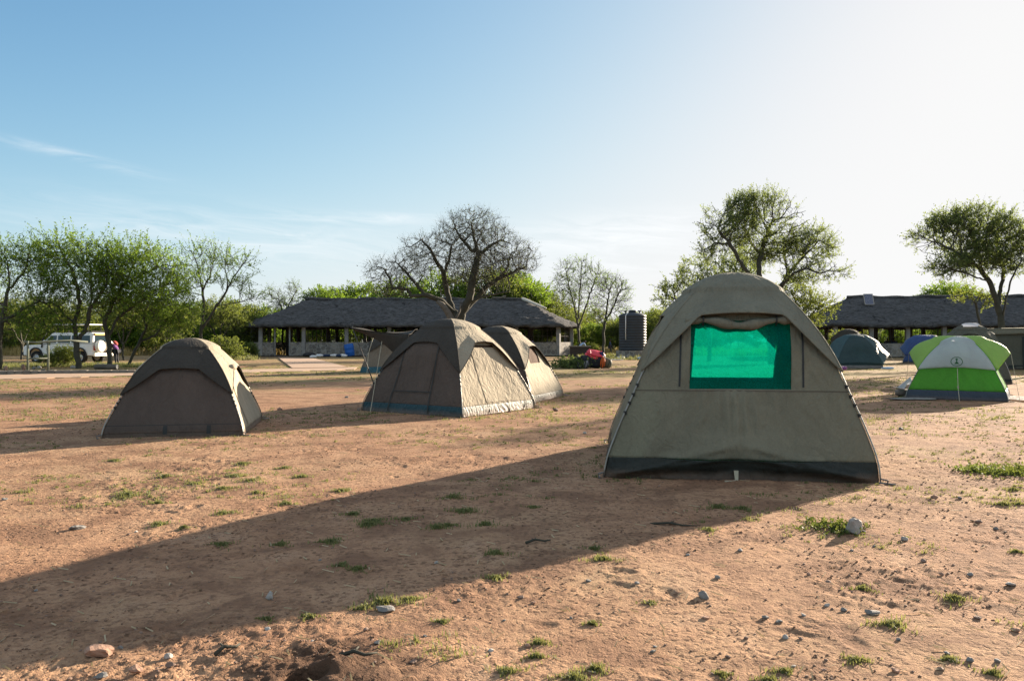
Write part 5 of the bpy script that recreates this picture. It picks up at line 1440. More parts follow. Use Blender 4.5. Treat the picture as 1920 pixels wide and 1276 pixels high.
MB().prism([(-.66, 1.34), (.66, 1.34), (.62, 1.76), (-.62, 1.76)], lambda y_, z: (-2.425 + (z - 1.3) * .03, y_, z), lambda y_, z: (-2.40, y_, z)).build('rear_window', M['glass'], car)
for y_ in (-.40, .40):
    MB().lathe([(0, .13), (.30, .125), (.375, .09), (.39, .0), (.37, -.10), (0, -.10)], 28, (-2.60, y_, 1.08), Matrix.Rotation(-PI / 2, 3, 'Y')).build('spare_wheel', M['cover'], car, True)
MB().box((-2.44, 0, 1.84), (.10, 1.42, .13)).build('rear_sign', M['yellow'], car, bevel=.02)
rf = MB().box((-.75, 0, 2.46), (2.5, 1.38, .07)).build('roof_hatch', M['carwhite'], car, bevel=.03)
for x in (-1.9, .4):
    for y_ in (-.58, .58): MB().tube([(x, y_, 1.92), (x, y_, 2.45)], .022, 6).build('hatch_strut', M['blackpl'], rf)
MB().tube([(-2.2, -.6, 2.02), (-2.2, .6, 2.02), (-1.6, .66, 2.02), (-1.6, -.66, 2.02), (-2.2, -.6, 2.02)], .03, 6).build('roof_rack', M['blackpl'], car)
MB().tube([(1.10, .92, 1.0), (1.0, .95, 1.5), (.75, .90, 1.98)], .04, 8).build('snorkel', M['blackpl'], car, True)

# ------------------------------------------------------------------ people
M['skin'] = simple('dark_skin', (0.085, 0.045, 0.028), 0.55)
M['hair'] = simple('black_hair', (0.012, 0.010, 0.009), 0.8)


def person(label, loc, rz, h, pose, shirt, legs, group=None, pack=None):
    """pose: joint table in units of body height, x right, y back, z up"""
    root = thing('person', label, 'person', loc, rz, group)
    J = dict(pel=(0, 0, .52), wst=(0, 0, .60), chs=(0, .0, .73), nck=(0, 0, .83), hed=(0, -.01, .89), top=(0, 0, .975), shl=(-.115, 0, .795), shr=(.115, 0, .795), ell=(-.15, 0, .63), elr=(.15, 0, .63), wrl=(-.16, -.04, .49), wrr=(.16, -.04, .49), hal=(-.16, -.06, .435), har=(.16, -.06, .435),
             hil=(-.055, 0, .50), hir=(.055, 0, .50), knl=(-.065, -.01, .275), knr=(.065, -.01, .275), anl=(-.07, .015, .045), anr=(.07, .015, .045), tol=(-.075, -.08, .015), tor=(.075, -.08, .015))
    J.update(pose)
    R = dict(pel=.078, wst=.070, chs=.082, nck=.032, hed=.055, top=.036, shl=.040, shr=.040, ell=.027, elr=.027, wrl=.017, wrr=.017, hal=.020, har=.020, hil=.052, hir=.052, knl=.035, knr=.035, anl=.022, anr=.022, tol=.020, tor=.020)
    nm = list(J); ix = {k: i for i, k in enumerate(nm)}
    ed_ = [('pel', 'wst'), ('wst', 'chs'), ('chs', 'nck'), ('nck', 'hed'), ('hed', 'top'), ('chs', 'shl'), ('chs', 'shr'), ('shl', 'ell'), ('shr', 'elr'), ('ell', 'wrl'), ('elr', 'wrr'), ('wrl', 'hal'), ('wrr', 'har'), ('pel', 'hil'), ('pel', 'hir'), ('hil', 'knl'), ('hir', 'knr'), ('knl', 'anl'), ('knr', 'anr'), ('anl', 'tol'), ('anr', 'tor')]

    def sk(name, keys, m, grow_=1.0, par=root):
        ks = [k for k in nm if k in keys]; id_ = {k: i for i, k in enumerate(ks)}
        me = bpy.data.meshes.new(name); me.from_pydata([tuple(c * h for c in J[k]) for k in ks], [(id_[a], id_[b]) for a, b in ed_ if a in id_ and b in id_], []); me.update(); me.materials.append(m)
        ob = bpy.data.objects.new(name, me); COL.objects.link(ob); ob.parent = par
        mod = ob.modifiers.new('skin', 'SKIN'); mod.use_smooth_shade = True
        for i, k in enumerate(ks):
            me.skin_vertices[0].data[i].radius = (R[k] * h * grow_ * (1.25 if k in ('pel', 'wst', 'chs') else 1), R[k] * h * grow_)
            me.skin_vertices[0].data[i].use_root = (i == 0)
        s = ob.modifiers.new('sub', 'SUBSURF'); s.levels = 1; s.render_levels = 2
        return ob
    b = sk('body', nm, M['skin'])
    sk('shirt', ['pel', 'wst', 'chs', 'shl', 'shr', 'ell', 'elr'], shirt, 1.16)
    sk('trousers', ['pel', 'hil', 'hir', 'knl', 'knr', 'anl', 'anr'], legs, 1.22)
    hd_ = [Vector(J['hed']) * h, Vector(J['top']) * h]; ax = (hd_[1] - hd_[0]).normalized()
    MB().rbox(hd_[0].lerp(hd_[1], .70) + Vector((0, .012 * h, 0)), (.105 * h, .120 * h, .085 * h), .05 * h).build('hair', M['hair'], b, True)
    for sgn in (-1, 1):                                   # fingers and thumb of each hand
        ha_ = Vector(J['hal' if sgn < 0 else 'har']) * h; wr_ = Vector(J['wrl' if sgn < 0 else 'wrr']) * h
        f_ = (ha_ - wr_).normalized(); sd_ = f_.orthogonal().normalized(); mb = MB()
        for k in range(4): mb.tube([ha_ + sd_ * (k - 1.5) * .011 * h, ha_ + sd_ * (k - 1.5) * .012 * h + f_ * (.045 - .004 * abs(k - 1.2)) * h, ha_ + sd_ * (k - 1.5) * .010 * h + f_ * .055 * h + Vector((0, -.012 * h, 0))], [.0055 * h, .005 * h, .0035 * h], 5)
        mb.tube([ha_ - f_ * .01 * h + sd_ * .018 * h, ha_ + f_ * .02 * h + sd_ * .034 * h], [.006 * h, .004 * h], 5)
        mb.build('fingers', M['skin'], b, True)
    if pack: MB().rbox((0, pack[1] * h, pack[2] * h), (.17 * h, .10 * h, .22 * h), .05 * h, Matrix.Rotation(pack[3], 3, 'X')).build('backpack', pack[0], root, True)
    return root


cl = lambda nm, c: simple(nm, c, 0.85, 0.15, 5)
M['c_purple'] = cl('purple_cotton', (0.17, 0.06, 0.20)); M['c_dark'] = cl('dark_trousers', (0.025, 0.027, 0.035)); M['c_lblue'] = cl('pale_blue_cotton', (0.32, 0.45, 0.62))
M['c_navy'] = cl('navy_cotton', (0.03, 0.05, 0.10)); M['c_lilac'] = cl('lilac_cotton', (0.30, 0.24, 0.42)); M['c_red'] = cl('red_backpack', (0.38, 0.07, 0.05)); M['c_black'] = cl('black_cotton', (0.02, 0.02, 0.022))
bend = dict(chs=(0, -.12, .70), nck=(0, -.22, .76), hed=(0, -.27, .79), top=(0, -.33, .84), shl=(-.11, -.17, .735), shr=(.11, -.17, .735), ell=(-.14, -.24, .58), elr=(.14, -.24, .58), wrl=(-.10, -.36, .50), wrr=(.10, -.36, .50), hal=(-.09, -.40, .47), har=(.09, -.40, .47), wst=(0, -.03, .60), knl=(-.065, -.04, .275))
p0 = P(219, 641, 47.0)
person('person in a purple top with a red backpack stooping among the left acacias', (p0.x, p0.y, 0), math.radians(-100), 1.62, bend, M['c_purple'], M['c_dark'], pack=(M['c_red'], -.05, .80, 0.75))
p0 = P(1161, 641, 69.0); p0 = P(1088, 641, 68.5)
arms = dict(ell=(-.16, -.08, .62), elr=(.16, -.08, .62), wrl=(-.10, -.22, .58), wrr=(.10, -.22, .58), hal=(-.08, -.26, .57), har=(.08, -.26, .57))
person('person in a pale blue top bending at the right end of the left hall', (p0.x, p0.y, 0), math.radians(120), 1.70, bend, M['c_lblue'], M['c_dark'])
p0 = P(1144, 641, 78.0)
person('person in dark blue walking beyond the slender tree left of the tank', (p0.x, p0.y, 0), math.radians(80), 1.68, dict(knl=(-.065, -.09, .28), anl=(-.07, -.05, .05), tol=(-.07, -.14, .02), anr=(.07, .12, .06), tor=(.07, .05, .015)), M['c_navy'], M['c_navy'])
p0 = P(996, 641, 74.5)
person('person in a lilac top standing inside the left hall', (p0.x, p0.y, .09), math.radians(20), 1.72, arms, M['c_lilac'], M['c_dark'])
for px, sh, lb in ((1664, 'c_black', 'person in black behind the low wall of the right hall, left one of two'), (1676, 'c_navy', 'person in navy behind the low wall of the right hall, right one of two')):
    p0 = P(px, 641, 70.0)
    person(lb, (p0.x, p0.y, .09), math.radians(160), 1.66, arms, M[sh], M['c_dark'])
# dark counter by the hall end
p0 = P(1087, 641, 67.6)
tb_ = thing('counter', 'dark cement wash counter at the right end of the left hall', 'counter', (p0.x, p0.y, 0))
MB().box((.0, 0, .98), (1.9, .7, .10)).build('counter_top', M['concrete'], tb_, bevel=.02)
MB().box((0, 0, .465), (1.7, .55, .93)).build('base', M['darkwood'], tb_)
p0 = P(1083, 641, 67.5)

# ------------------------------------------------------------------ fence frame, stumps, log at the left
M['greypost'] = simple('grey_green_post', (0.15, 0.165, 0.125), 0.9, 0.25, 6)
fa, fb = G(52, 699), G(90, 698)
fr = thing('fence_frame', 'weathered grey-green post and rail frame at the left, before the safari vehicle', 'fence', fa)
v_ = fb - fa
for p in (Vector((0, 0, 0)), v_): MB().tube([p + Vector((0, 0, -.1)), p + Vector((.01, 0, .8)), p + Vector((0, 0, 1.40))], [.055, .05, .045], 8).build('post', M['greypost'], fr, True)
MB().tube([Vector((-.15, -.06, 1.36)), v_ * .5 + Vector((0, -.06, 1.33)), v_ + Vector((.1, -.06, 1.38)), v_ * 2.2 + Vector((0, -.04, 1.42)), v_ * 3.0 + Vector((0, .1, 1.36))], .04, 7).build('top_rail', M['greypost'], fr, True)
MB().tube([Vector((-.02, -.05, .62)), v_ + Vector((0, -.05, .64))], .035, 7).build('rail', M['greypost'], fr, True)


def rock_mesh(rs, sx, sy, sz, rough=.25, sub=2):
    import bmesh
    bm = bmesh.new(); bmesh.ops.create_icosphere(bm, subdivisions=sub, radius=1)
    ox = rs.uniform(0, 50)
    # a few flat cleavage faces
    cuts = [(Vector(rs.normal(size=3)).normalized(), rs.uniform(.55, .85)) for _ in range(7)]
    for v in bm.verts:
        c = v.co.copy()
        for n_, d_ in cuts:
            k = c.dot(n_)
            if k > d_: c -= n_ * (k - d_)
        r = 1 + rough * float(fbm(np.array([c.x * 1.3 + ox + c.z]), np.array([c.y * 1.3 + c.z * .7]), 3)[0])
        v.co = Vector((c.x * sx * r, c.y * sy * r, c.z * sz * r))
    me = bpy.data.meshes.new('stone'); bm.to_mesh(me); bm.free(); return me


rs0 = np.random.default_rng(77)
M['st_grey'] = simple('grey_stone', (0.20, 0.19, 0.175), 0.85, 0.35, 9, 0.6, 30)
M['st_dirt'] = simple('dark_soil_crumb', (0.19, 0.115, 0.075), 0.95, 0.4, 9)
M['st_pale'] = simple('pale_stone', (0.34, 0.325, 0.30), 0.85, 0.25, 8, 0.5, 30)
M['st_brown'] = simple('brown_stone', (0.22, 0.15, 0.115), 0.9, 0.35, 9, 0.6, 30)
M['st_red'] = simple('reddish_clod', (0.33, 0.20, 0.14), 0.95, 0.3, 9, 0.6, 30)


def stone(px, py, wpx, m, label, group=None, flat=.55, name='stone', ratio=.8, sink=.28, cat='stone', sub=2):
    g = G(px, py); d = g.y; r = wpx / 2 / F * d
    me = rock_mesh(rs0, r, r * ratio, r * flat, sub=sub)
    me.materials.append(M[m])
    o = bpy.data.objects.new(name, me); COL.objects.link(o)
    z = ghs(g.x, g.y) if d < 60 else 0
    o.location = (g.x, g.y + r * .4, z + r * flat * (1 - sink) * .8); o.rotation_euler = (random.uniform(-.15, .15), random.uniform(-.15, .15), random.uniform(0, 6.28))
    return tag(o, label, cat, group)


for px, py, hpx, lb in ((9, 697, 20, 'short brown marker stone at the left edge, beside the kerb'), (43, 694, 20, 'dark upright marker stone standing left of the fence frame')):
    o = stone(px, py, 9, 'st_brown', lb, None, 1.6, 'marker_stone', .8, .1); 
for i, (px, py, w_, mm) in enumerate([(63, 692, 10, 'st_grey'), (72, 690, 9, 'st_pale'), (136, 690, 11, 'st_pale'), (152, 688, 8, 'st_grey'), (184, 686, 11, 'st_grey'), (192, 686, 10, 'st_grey'), (213, 690, 9, 'st_brown'), (80, 695, 8, 'st_grey'), (165, 688, 7, 'st_brown'), (176, 684, 8, 'st_pale')]):
    stone(px, py, w_, mm, 'grey stone in the row at the foot of the left acacias', 'stones at the foot of the left acacias', .7)
g = G(201, 692)
lg = thing('log', 'short sawn log lying on the ground under the left acacias', 'log', g)
MB().tube([(-.65, .1, .12), (.0, .0, .13), (.55, -.12, .13)], [.12, .13, .13], 10).build('bark', M['bark_grey'], lg, True)
MB().lathe([(0, .012), (.12, .012), (.125, 0)], 12, (.555, -.122, .13), Matrix.Rotation(PI / 2 - .0, 3, 'Y')).build('sawn_end', M['straw'], lg)

# ------------------------------------------------------------------ pile of camping gear on the grass
def gear(name, label, cat, px, py, d, size, m, rnd=.12, rot=(0, 0, 0), zc=None, parts=None):
    p = P(px, py, d); z = size[2] / 2 if zc is None else zc
    r = thing(name, label, cat, (p.x, p.y, 0))
    rt = (Matrix.Rotation(rot[2], 3, 'Z') @ Matrix.Rotation(rot[1], 3, 'Y') @ Matrix.Rotation(rot[0], 3, 'X'))
    mb = MB().rbox((0, 0, z), size, rnd, rt)
    a = np.array(mb.v); a += 0.06 * np.stack([fbm(a[:, 0] * 4 + k * 9 + px, a[:, 1] * 4 + a[:, 2] * 3, 3) for k in range(3)], 1) * min(size)
    mb.v = [tuple(q_) for q_ in a]
    mb.build('bag_body', m, r, True)
    for t in (-.22, .22):
        mb = MB()
        ring_ = [rt @ Vector((size[0] * t, size[1] * .52 * math.cos(w), size[2] * .52 * math.sin(w))) + Vector((0, 0, z)) for w in np.linspace(0, 2 * PI, 15)]
        mb.tube(ring_, .016, 5)
        mb.build('strap', M['c_black'], r)
    return r


gd = 40.5
M['g_black'] = fabric('black_duffel_cloth', (0.022, 0.023, 0.028), .02, .6, dirt=.1); M['g_grey'] = fabric('grey_bag_cloth', (0.25, 0.25, 0.26), .02, .7, dirt=.2); M['g_orange'] = fabric('orange_bag_cloth', (0.68, 0.14, 0.03), .05, .6, dirt=.1)
M['g_navy'] = fabric('navy_bag_cloth', (0.03, 0.035, 0.11), .03, .6, dirt=.1); M['g_olive'] = fabric('olive_bag_cloth', (0.13, 0.12, 0.08), .03, .7, dirt=.2); M['g_red'] = fabric('red_vinyl_mat', (0.66, 0.035, 0.05), .05, .35, dirt=0, gloss=.5)
gear('duffel_bag', 'black duffel bag at the left of the gear pile', 'bag', 1083, 641, gd, (.62, .5, .62), M['g_black'], .2, (0, .3, .4))
gear('rucksack', 'black rucksack with pale patch in the middle of the gear pile', 'bag', 1097, 641, gd - .2, (.66, .5, .68), M['g_black'], .2, (.2, 0, -.3))
gear('sack', 'light grey sack at the front of the gear pile', 'bag', 1099, 641, gd - .55, (.30, .28, .42), M['g_grey'], .14, (0, .3, 0))
gear('sack', 'small grey sack between the two left bags of the gear pile', 'bag', 1086, 641, gd - .5, (.22, .22, .36), M['g_grey'], .1, (0, -.4, 0))
gear('duffel_bag', 'long black duffel bag under the red mats', 'bag', 1114, 641, gd, (.95, .6, .62), M['g_black'], .2, (0, 0, -.1))
gear('stuff_sack', 'bright orange stuff sack at the right of the red mats', 'bag', 1130, 641, gd - .35, (.26, .30, .58), M['g_orange'], .12, (0, .1, 0))
gear('stuff_sack', 'navy stuff sack leaning behind the orange one', 'bag', 1129, 641, gd, (.34, .34, .86), M['g_navy'], .15, (0, -.1, 0))
gear('rucksack', 'olive rucksack at the right end of the gear pile', 'bag', 1138, 641, gd, (.55, .5, .52), M['g_olive'], .2, (0, .35, -.2))
p0 = P(1116, 664, gd - .05)
for i in range(2):
    r = thing('sleeping_mat', ('red padded sleeping mat folded on top of the gear pile, upper one' if i else 'red padded sleeping mat folded on the gear pile, lower one'), 'mat', (p0.x + .10 * i - .05, p0.y + .05 * i, .58 + .13 * i), .15)
    rt = Matrix.Rotation(math.radians(10), 3, 'Y') @ Matrix.Rotation(math.radians(32), 3, 'X')
    MB().rbox((0, 0, 0.06), (1.02, .62, .16), .10, rt).build('pad', M['g_red'], r, True)
    for t in (-.34, .34): MB().tube([rt @ Vector((t, .32 * math.cos(w), .095 * math.sin(w))) + Vector((0, 0, .06)) for w in np.linspace(0, 2 * PI, 15)], .010, 5).build('strap', M['g_red'], r)
r = thing('cut_branch', 'leafy dark green branches lying at the left of the gear pile', 'branch', (P(1072, 641, gd).x, gd - .3, 0))
rs = np.random.default_rng(5)
b_ = np.stack([rs.normal(0, .42, 240), rs.normal(0, .3, 240), np.abs(rs.normal(.14, .12, 240))], 1)
tw, lf = sprays(rs, b_, np.tile([[-.3, 0, .25]], (240, 1)), .35, 5, .16, .04, .2, .7)
np_mesh('stems', tw[0], tw[1], M['bark'], r); np_mesh('leaves', lf[0], lf[1], M['leaf_d'], r)

# ------------------------------------------------------------------ litter and clothes along the hall wall
def crumple(name, label, cat, px, d, size, m, seed, z=.02, group=None):
    p = P(px, 641, d); rs = np.random.default_rng(seed)
    mb = MB().rbox((0, 0, size[2] / 2), size, min(size) * .4)
    a = np.array(mb.v); a += .30 * np.stack([fbm(a[:, 0] * 5 + k * 9 + seed, a[:, 1] * 5 + a[:, 2] * 6, 3) for k in range(3)], 1) * np.array(size) * .6
    mb.v = [tuple(q_) for q_ in a]
    o = mb.build(name, m, None, True, loc=(p.x, p.y, z)); return tag(o, label, cat, group)


crumple('white_bag', 'white plastic bag lying on the path edge before the left hall', 'plastic bag', 588, 66.0, (.55, .4, .22), M['white'], 1)
for i, (px, m_, lb) in enumerate(((580, 'blackpl', 'dark heap of bags against the hall wall'), (600, 'white', 'white cloth on the ground below the hall column'), (612, 'c_navy', 'navy cloth heap left of the white one by the blue drum'), (627, 'white', 'white cloth heap between two navy ones by the hall wall'), (636, 'c_navy', 'navy cloth heap right of the middle white one by the hall wall'), (643, 'white', 'white cloth heap nearest the blue drum'))):
    crumple('cloth_heap', lb, 'cloth', px, 69.3, (.75 if i else 1.1, .4, .26 if i else .4), M[m_], 10 + i)
for i, (px, d, m_, lb) in enumerate(((1163, 60.5, 'white', 'white cup-like litter left of the tank plinth'), (1167, 60.3, 'white', 'white crumpled litter right beside the tank plinth'), (1199, 59.0, 'c_lblue', 'pale blue litter before the tank plinth'), (1150, 58.0, 'white', 'flat white sheet lying left of the tank'))):
    crumple('litter', lb, 'litter', px, d, (.4, .35, .22) if i != 3 else (1.5, .5, .05), M[m_], 30 + i)
crumple('sandal_pile', 'small purple bag at the foot of the dark teal tent', 'bag', 1580, 36.6, (.35, .25, .2), M['c_purple'], 40)
crumple('litter', 'pale litter at the right foot of the dark teal tent', 'litter', 1664, 38.0, (.6, .3, .12), M['c_lblue'], 41)
crumple('plastic_sheet', 'pale crumpled plastic sheet in front of the green and white tent', 'plastic sheet', 1712, 18.3, (1.1, .5, .05), M['st_grey'], 42, .0)

# ------------------------------------------------------------------ stones in the foreground
stone(1602, 999, 38, 'st_pale', 'rounded pale grey rock in a green weed patch right of the near tent', None, .95, sink=.05, sub=3)
stone(505, 1122, 20, 'st_pale', 'rounded white stone lying alone in the shadow at lower left', None, .8, sink=.05, sub=3)
stone(140, 992, 32, 'st_grey', 'flat slab-like stone on the sunlit ground at left', None, .32)
stone(722, 1148, 44, 'st_grey', 'flat grey slab stone below a grass tuft at the shadow edge', None, .25)
stone(182, 1228, 66, 'st_red', 'large brown earth clod on the shadow edge at lower left', None, .35, 'clod', sub=3, cat='clod')
stone(316, 1236, 18, 'st_pale', 'pale angular stone right of the large clod at lower left', None, .7)
stone(1637, 1147, 30, 'st_grey', 'wide flat grey stone above a yellow grass tuft, lower right', None, .36)
stone(1602, 972, 10, 'st_brown', 'small brown stone just behind the pale rock', None)
lst = [(66, 1107, 11), (8, 939, 14), (255, 995, 8), (318, 1258, 22), (252, 1270, 34), (188, 1275, 26), (225, 1212, 12), (500, 1180, 16), (686, 1184, 14), (698, 1204, 9), (708, 1212, 18), (797, 1196, 12), (920, 1220, 13), (775, 1246, 19), (990, 1212, 15), (1104, 1090, 14), (1195, 1094, 13), (818, 1059, 11), (975, 1123, 15), (1000, 1131, 13), (860, 1130, 14), (1225, 1222, 13), (1228, 1212, 9), (1835, 980, 19), (1753, 937, 15), (1800, 937, 11), (1868, 991, 10), (1697, 1011, 19), (1733, 1050, 15), (1766, 1073, 11), (1820, 1076, 15), (1583, 1141, 15), (1551, 1131, 14), (1553, 1088, 13), (1518, 1075, 12), (1436, 1159, 17), (1462, 1166, 18), (1473, 1194, 14), (1502, 1196, 11), (1324, 1160, 17), (1320, 1120, 24), (1345, 1084, 15), (1388, 1033, 15), (1365, 1232, 13), (1680, 1257, 19), (1685, 1197, 11), (1777, 1223, 15), (1897, 1099, 26), (1835, 1155, 19), (1735, 1010, 8), (1640, 1022, 10), (1598, 1030, 9), (1506, 1150, 12), (1400, 1195, 12), (1545, 1255, 12), (1870, 1240, 14), (1820, 1240, 20), (1097, 812, 10), (1042, 770, 14), (524, 768, 12), (600, 1050, 9), (1690, 805, 12), (1290, 1040, 9), (240, 1000, 8), (430, 880, 8), (650, 745, 9), (1620, 995, 8), (1488, 1245, 13), (1765, 1255, 15), (1905, 1180, 16), (945, 1165, 9), (1070, 1160, 10), (585, 1205, 9), (395, 1190, 8), (1460, 900, 7)]
for i, (px, py, w_) in enumerate(lst):
    stone(px, py, w_, ('st_grey', 'st_brown', 'st_grey', 'st_red', 'st_pale')[i * 7 % 5], 'small stone lying loose on the bare reddish ground', 'small stones scattered on the bare ground', random.uniform(.35, .65))
# gravel: far too much to count
rs = np.random.default_rng(9)
import bmesh
bm = bmesh.new(); bmesh.ops.create_icosphere(bm, subdivisions=1, radius=1); iv = np.array([v.co[:] for v in bm.verts]); if_ = np.array([[v.index for v in f.verts] for f in bm.faces]); bm.free()
for nm, mm, cnt, smax in (('gravel', 'st_brown', 5000, .012), ('soil_crumbs', 'st_dirt', 24000, .011)):
    yy = 2.6 + 14 * rs.random(cnt) ** 1.9; xx = rs.uniform(-.8, .8, cnt) * yy
    ok = fbm(xx * .9 + 40, yy * .9 + 9, 3) > rs.normal(.08, .28, cnt); xx, yy = xx[ok], yy[ok]; c_ = len(xx)
    sz = smax * rs.uniform(.25, 1, c_) ** 1.8 * (.6 + yy * .07)
    zz = gh(xx, yy) + sz * .25
    V = np.stack([xx, yy, zz], 1)[:, None] + iv[None] * sz[:, None, None] * np.array([1, 1, .62]) * rs.uniform(.6, 1.3, (c_, 12, 1))
    tag(np_mesh(nm, V.reshape(-1, 3), (if_[None] + np.arange(c_)[:, None, None] * 12).reshape(-1, 3), M[mm]), kind='stuff')
# dry sticks
for px, py, ln, a_, lb in ((1262, 985, .34, -.25, 'dark crooked stick on the shaded ground before the near tent'), (1010, 1020, .18, .3, 'short dark twig in the shadow left of the near tent'), (670, 1255, .16, .1, 'short twig lying near the bottom middle'), (430, 1225, .13, .9, 'thin dry twig on the sunlit ground at lower left')):
    g = G(px, py); z = ghs(g.x, g.y)
    o = MB().tube([(-ln / 2, 0, .010), (-ln * .1, .02, .022), (ln * .2, -.01, .016), (ln / 2, .02, .012)], [.010, .009, .007, .004], 6).tube([(-ln * .1, .02, .02), (.0, .07, .02)], [.006, .003], 5).build('stick', M['bark'] if 'pale' not in lb else M['straw'], None, True)
    o.location = (g.x, g.y, z); o.rotation_euler = (0, 0, a_); tag(o, lb, 'stick')
for px, py, lb in ((688, 900, 'x'),):
    pass

# ------------------------------------------------------------------ grass
def grass_mat(nm, c1, c2):
    return leafmat(nm, c1, c2, .4)


M['gr_a'] = grass_mat('short_green_grass', (0.075, 0.110, 0.045), (0.24, 0.245, 0.11))
M['gr_dry'] = grass_mat('dry_straw_grass', (0.24, 0.20, 0.09), (0.46, 0.36, 0.17))


def blades(rs, cx, cy, r, n_, h_, w_, lean=.6, seedz=True):
    """n_ blades round each of the given tufts"""
    k = len(cx); a = rs.uniform(0, 2 * PI, (k, n_)); q_ = np.abs(rs.normal(0, .62, (k, n_))) * np.asarray(r)[:, None]
    a = np.round(a / .9) * .9 + rs.normal(0, .35, a.shape); q_ = q_ * (0.75 + .45 * np.sin(a * 3 + rs.uniform(0, 6, (k, 1))))
    x = (np.asarray(cx)[:, None] + q_ * np.cos(a) * 1.3).ravel(); y_ = (np.asarray(cy)[:, None] + q_ * np.sin(a)).ravel()
    hh = (np.asarray(h_)[:, None] * rs.uniform(.35, 1.1, (k, n_))).ravel(); ww = (np.asarray(w_)[:, None] * rs.uniform(.6, 1.2, (k, n_))).ravel()
    z = gh(x, y_) - .002 if seedz else np.zeros_like(x)
    b_ = rs.uniform(0, 2 * PI, len(x)); ln = hh * rs.uniform(.1, 1.2, len(x)) * lean
    dx, dy = np.cos(b_), np.sin(b_)
    sx_, sy_ = -dy * ww / 2, dx * ww / 2
    p0_ = np.stack([x - sx_, y_ - sy_, z], 1); p1_ = np.stack([x + sx_, y_ + sy_, z], 1)
    m0 = np.stack([x + dx * ln * .4 - sx_ * .8, y_ + dy * ln * .4 - sy_ * .8, z + hh * .65], 1); m1 = np.stack([x + dx * ln * .4 + sx_ * .8, y_ + dy * ln * .4 + sy_ * .8, z + hh * .65], 1)
    t0_ = np.stack([x + dx * ln - sx_ * .1, y_ + dy * ln - sy_ * .1, z + hh], 1); t1_ = np.stack([x + dx * ln + sx_ * .1, y_ + dy * ln + sy_ * .1, z + hh], 1)
    V = np.stack([p0_, p1_, m0, m1, t0_, t1_], 1).reshape(-1, 3); o_ = np.arange(len(x))[:, None] * 6
    return V, np.concatenate([o_ + np.array([[0, 1, 3, 2]]), o_ + np.array([[2, 3, 5, 4]])])


rs = np.random.default_rng(21)
# tufts that stand out in the photo
tf_ = [(215, 865, 50), (455, 868, 60), (535, 876, 50), (440, 893, 70), (565, 893, 60), (310, 895, 50), (420, 916, 55), (240, 928, 110), (295, 943, 60), (365, 907, 60), (640, 920, 70), (470, 902, 60), (480, 925, 40), (420, 962, 70), (300, 983, 60), (538, 945, 60), (345, 990, 30), (415, 1020, 60), (525, 1020, 60), (620, 1015, 80), (690, 985, 90), (660, 965, 60), (850, 935, 80), (870, 960, 90), (700, 978, 70), (760, 975, 60), (820, 990, 70), (910, 985, 70), (670, 1068, 70), (640, 1060, 50), (930, 1040, 70), (1000, 952, 40), (1130, 1050, 80), (1115, 1030, 50), (930, 1085, 70), (840, 985, 60), (720, 1130, 130), (770, 1125, 60), (680, 1140, 60), (830, 1168, 40), (1010, 1205, 60), (1005, 1230, 60), (950, 1260, 80), (1115, 1255, 80), (1075, 1270, 100), (1110, 1170, 50), (1615, 1097, 60), (1790, 1120, 90), (1670, 1168, 110), (1605, 1235, 70), (1470, 1255, 60), (1355, 1262, 50), (1440, 1272, 70), (1330, 995, 55), (1345, 952, 80), (1390, 955, 60), (1880, 948, 70), (1910, 948, 40), (1900, 920, 60), (1780, 1235, 60), (1860, 1260, 60), (1905, 1035, 40), (580, 1157, 60), (500, 1160, 40), (1500, 815, 40), (1220, 1130, 40)]
cx, cy, rr_, hh_, ww_, nn_ = [], [], [], [], [], []
V_, F_, k0 = [], [], 0
for px, py, w_ in tf_:
    g = G(px, py); r = w_ / 2 / F * g.y * .62
    v_, f_ = blades(rs, [g.x], [g.y], [r], int(120 + 2.8 * w_), [min(.046, .014 + r * .16)], [.0042 + .00045 * g.y])
    V_.append(v_); F_.append(f_ + k0); k0 += len(v_)
# finer scatter, thicker further out
cnt = 4200
yy = 3.0 + 13 * rs.random(cnt) ** 1.3; xx = rs.uniform(-.78, .78, cnt) * yy
ok = fbm(xx * .55 + 3, yy * .55 + 8, 3) > .08; xx, yy = xx[ok], yy[ok]
v_, f_ = blades(rs, xx, yy, rs.uniform(.02, .13, len(xx)), 22, rs.uniform(.010, .034, len(xx)), .0042 + .0004 * yy)
V_.append(v_); F_.append(f_ + k0); k0 += len(v_)
tag(np_mesh('grass', np.concatenate(V_), np.concatenate(F_), M['gr_a']), kind='stuff')
cnt = 9000
yy = 11 + 34 * rs.random(cnt) ** .8; xx = rs.uniform(-.75, .75, cnt) * yy
ok = fbm(xx * .22 + 3, yy * .42 + 8, 4) + sstep(10, 40, yy) * .30 > .20; xx, yy = xx[ok], yy[ok]
v_, f_ = blades(rs, xx, yy, rs.uniform(.05, .30, len(xx)), 16, rs.uniform(.02, .055, len(xx)), .006 + .0005 * yy)
tag(np_mesh('worn_turf', v_, f_, M['gr_a']), kind='stuff')
M['weed_leaf'] = grass_mat('weed_leaves', (0.045, 0.080, 0.020), (0.135, 0.165, 0.045))
M['gr_pale'] = grass_mat('bleached_straw', (0.30, 0.25, 0.15), (0.55, 0.47, 0.32))
cnt = 1500
yy = 2.8 + 12 * rs.random(cnt) ** 1.4; xx = rs.uniform(-.78, .78, cnt) * yy; a_ = rs.uniform(0, PI, cnt); l_ = rs.uniform(.01, .05, cnt) * (.7 + yy * .05); w_ = .0022 + .0003 * yy
zz = gh(xx, yy) + .006; cx_, sy_ = np.cos(a_), np.sin(a_)
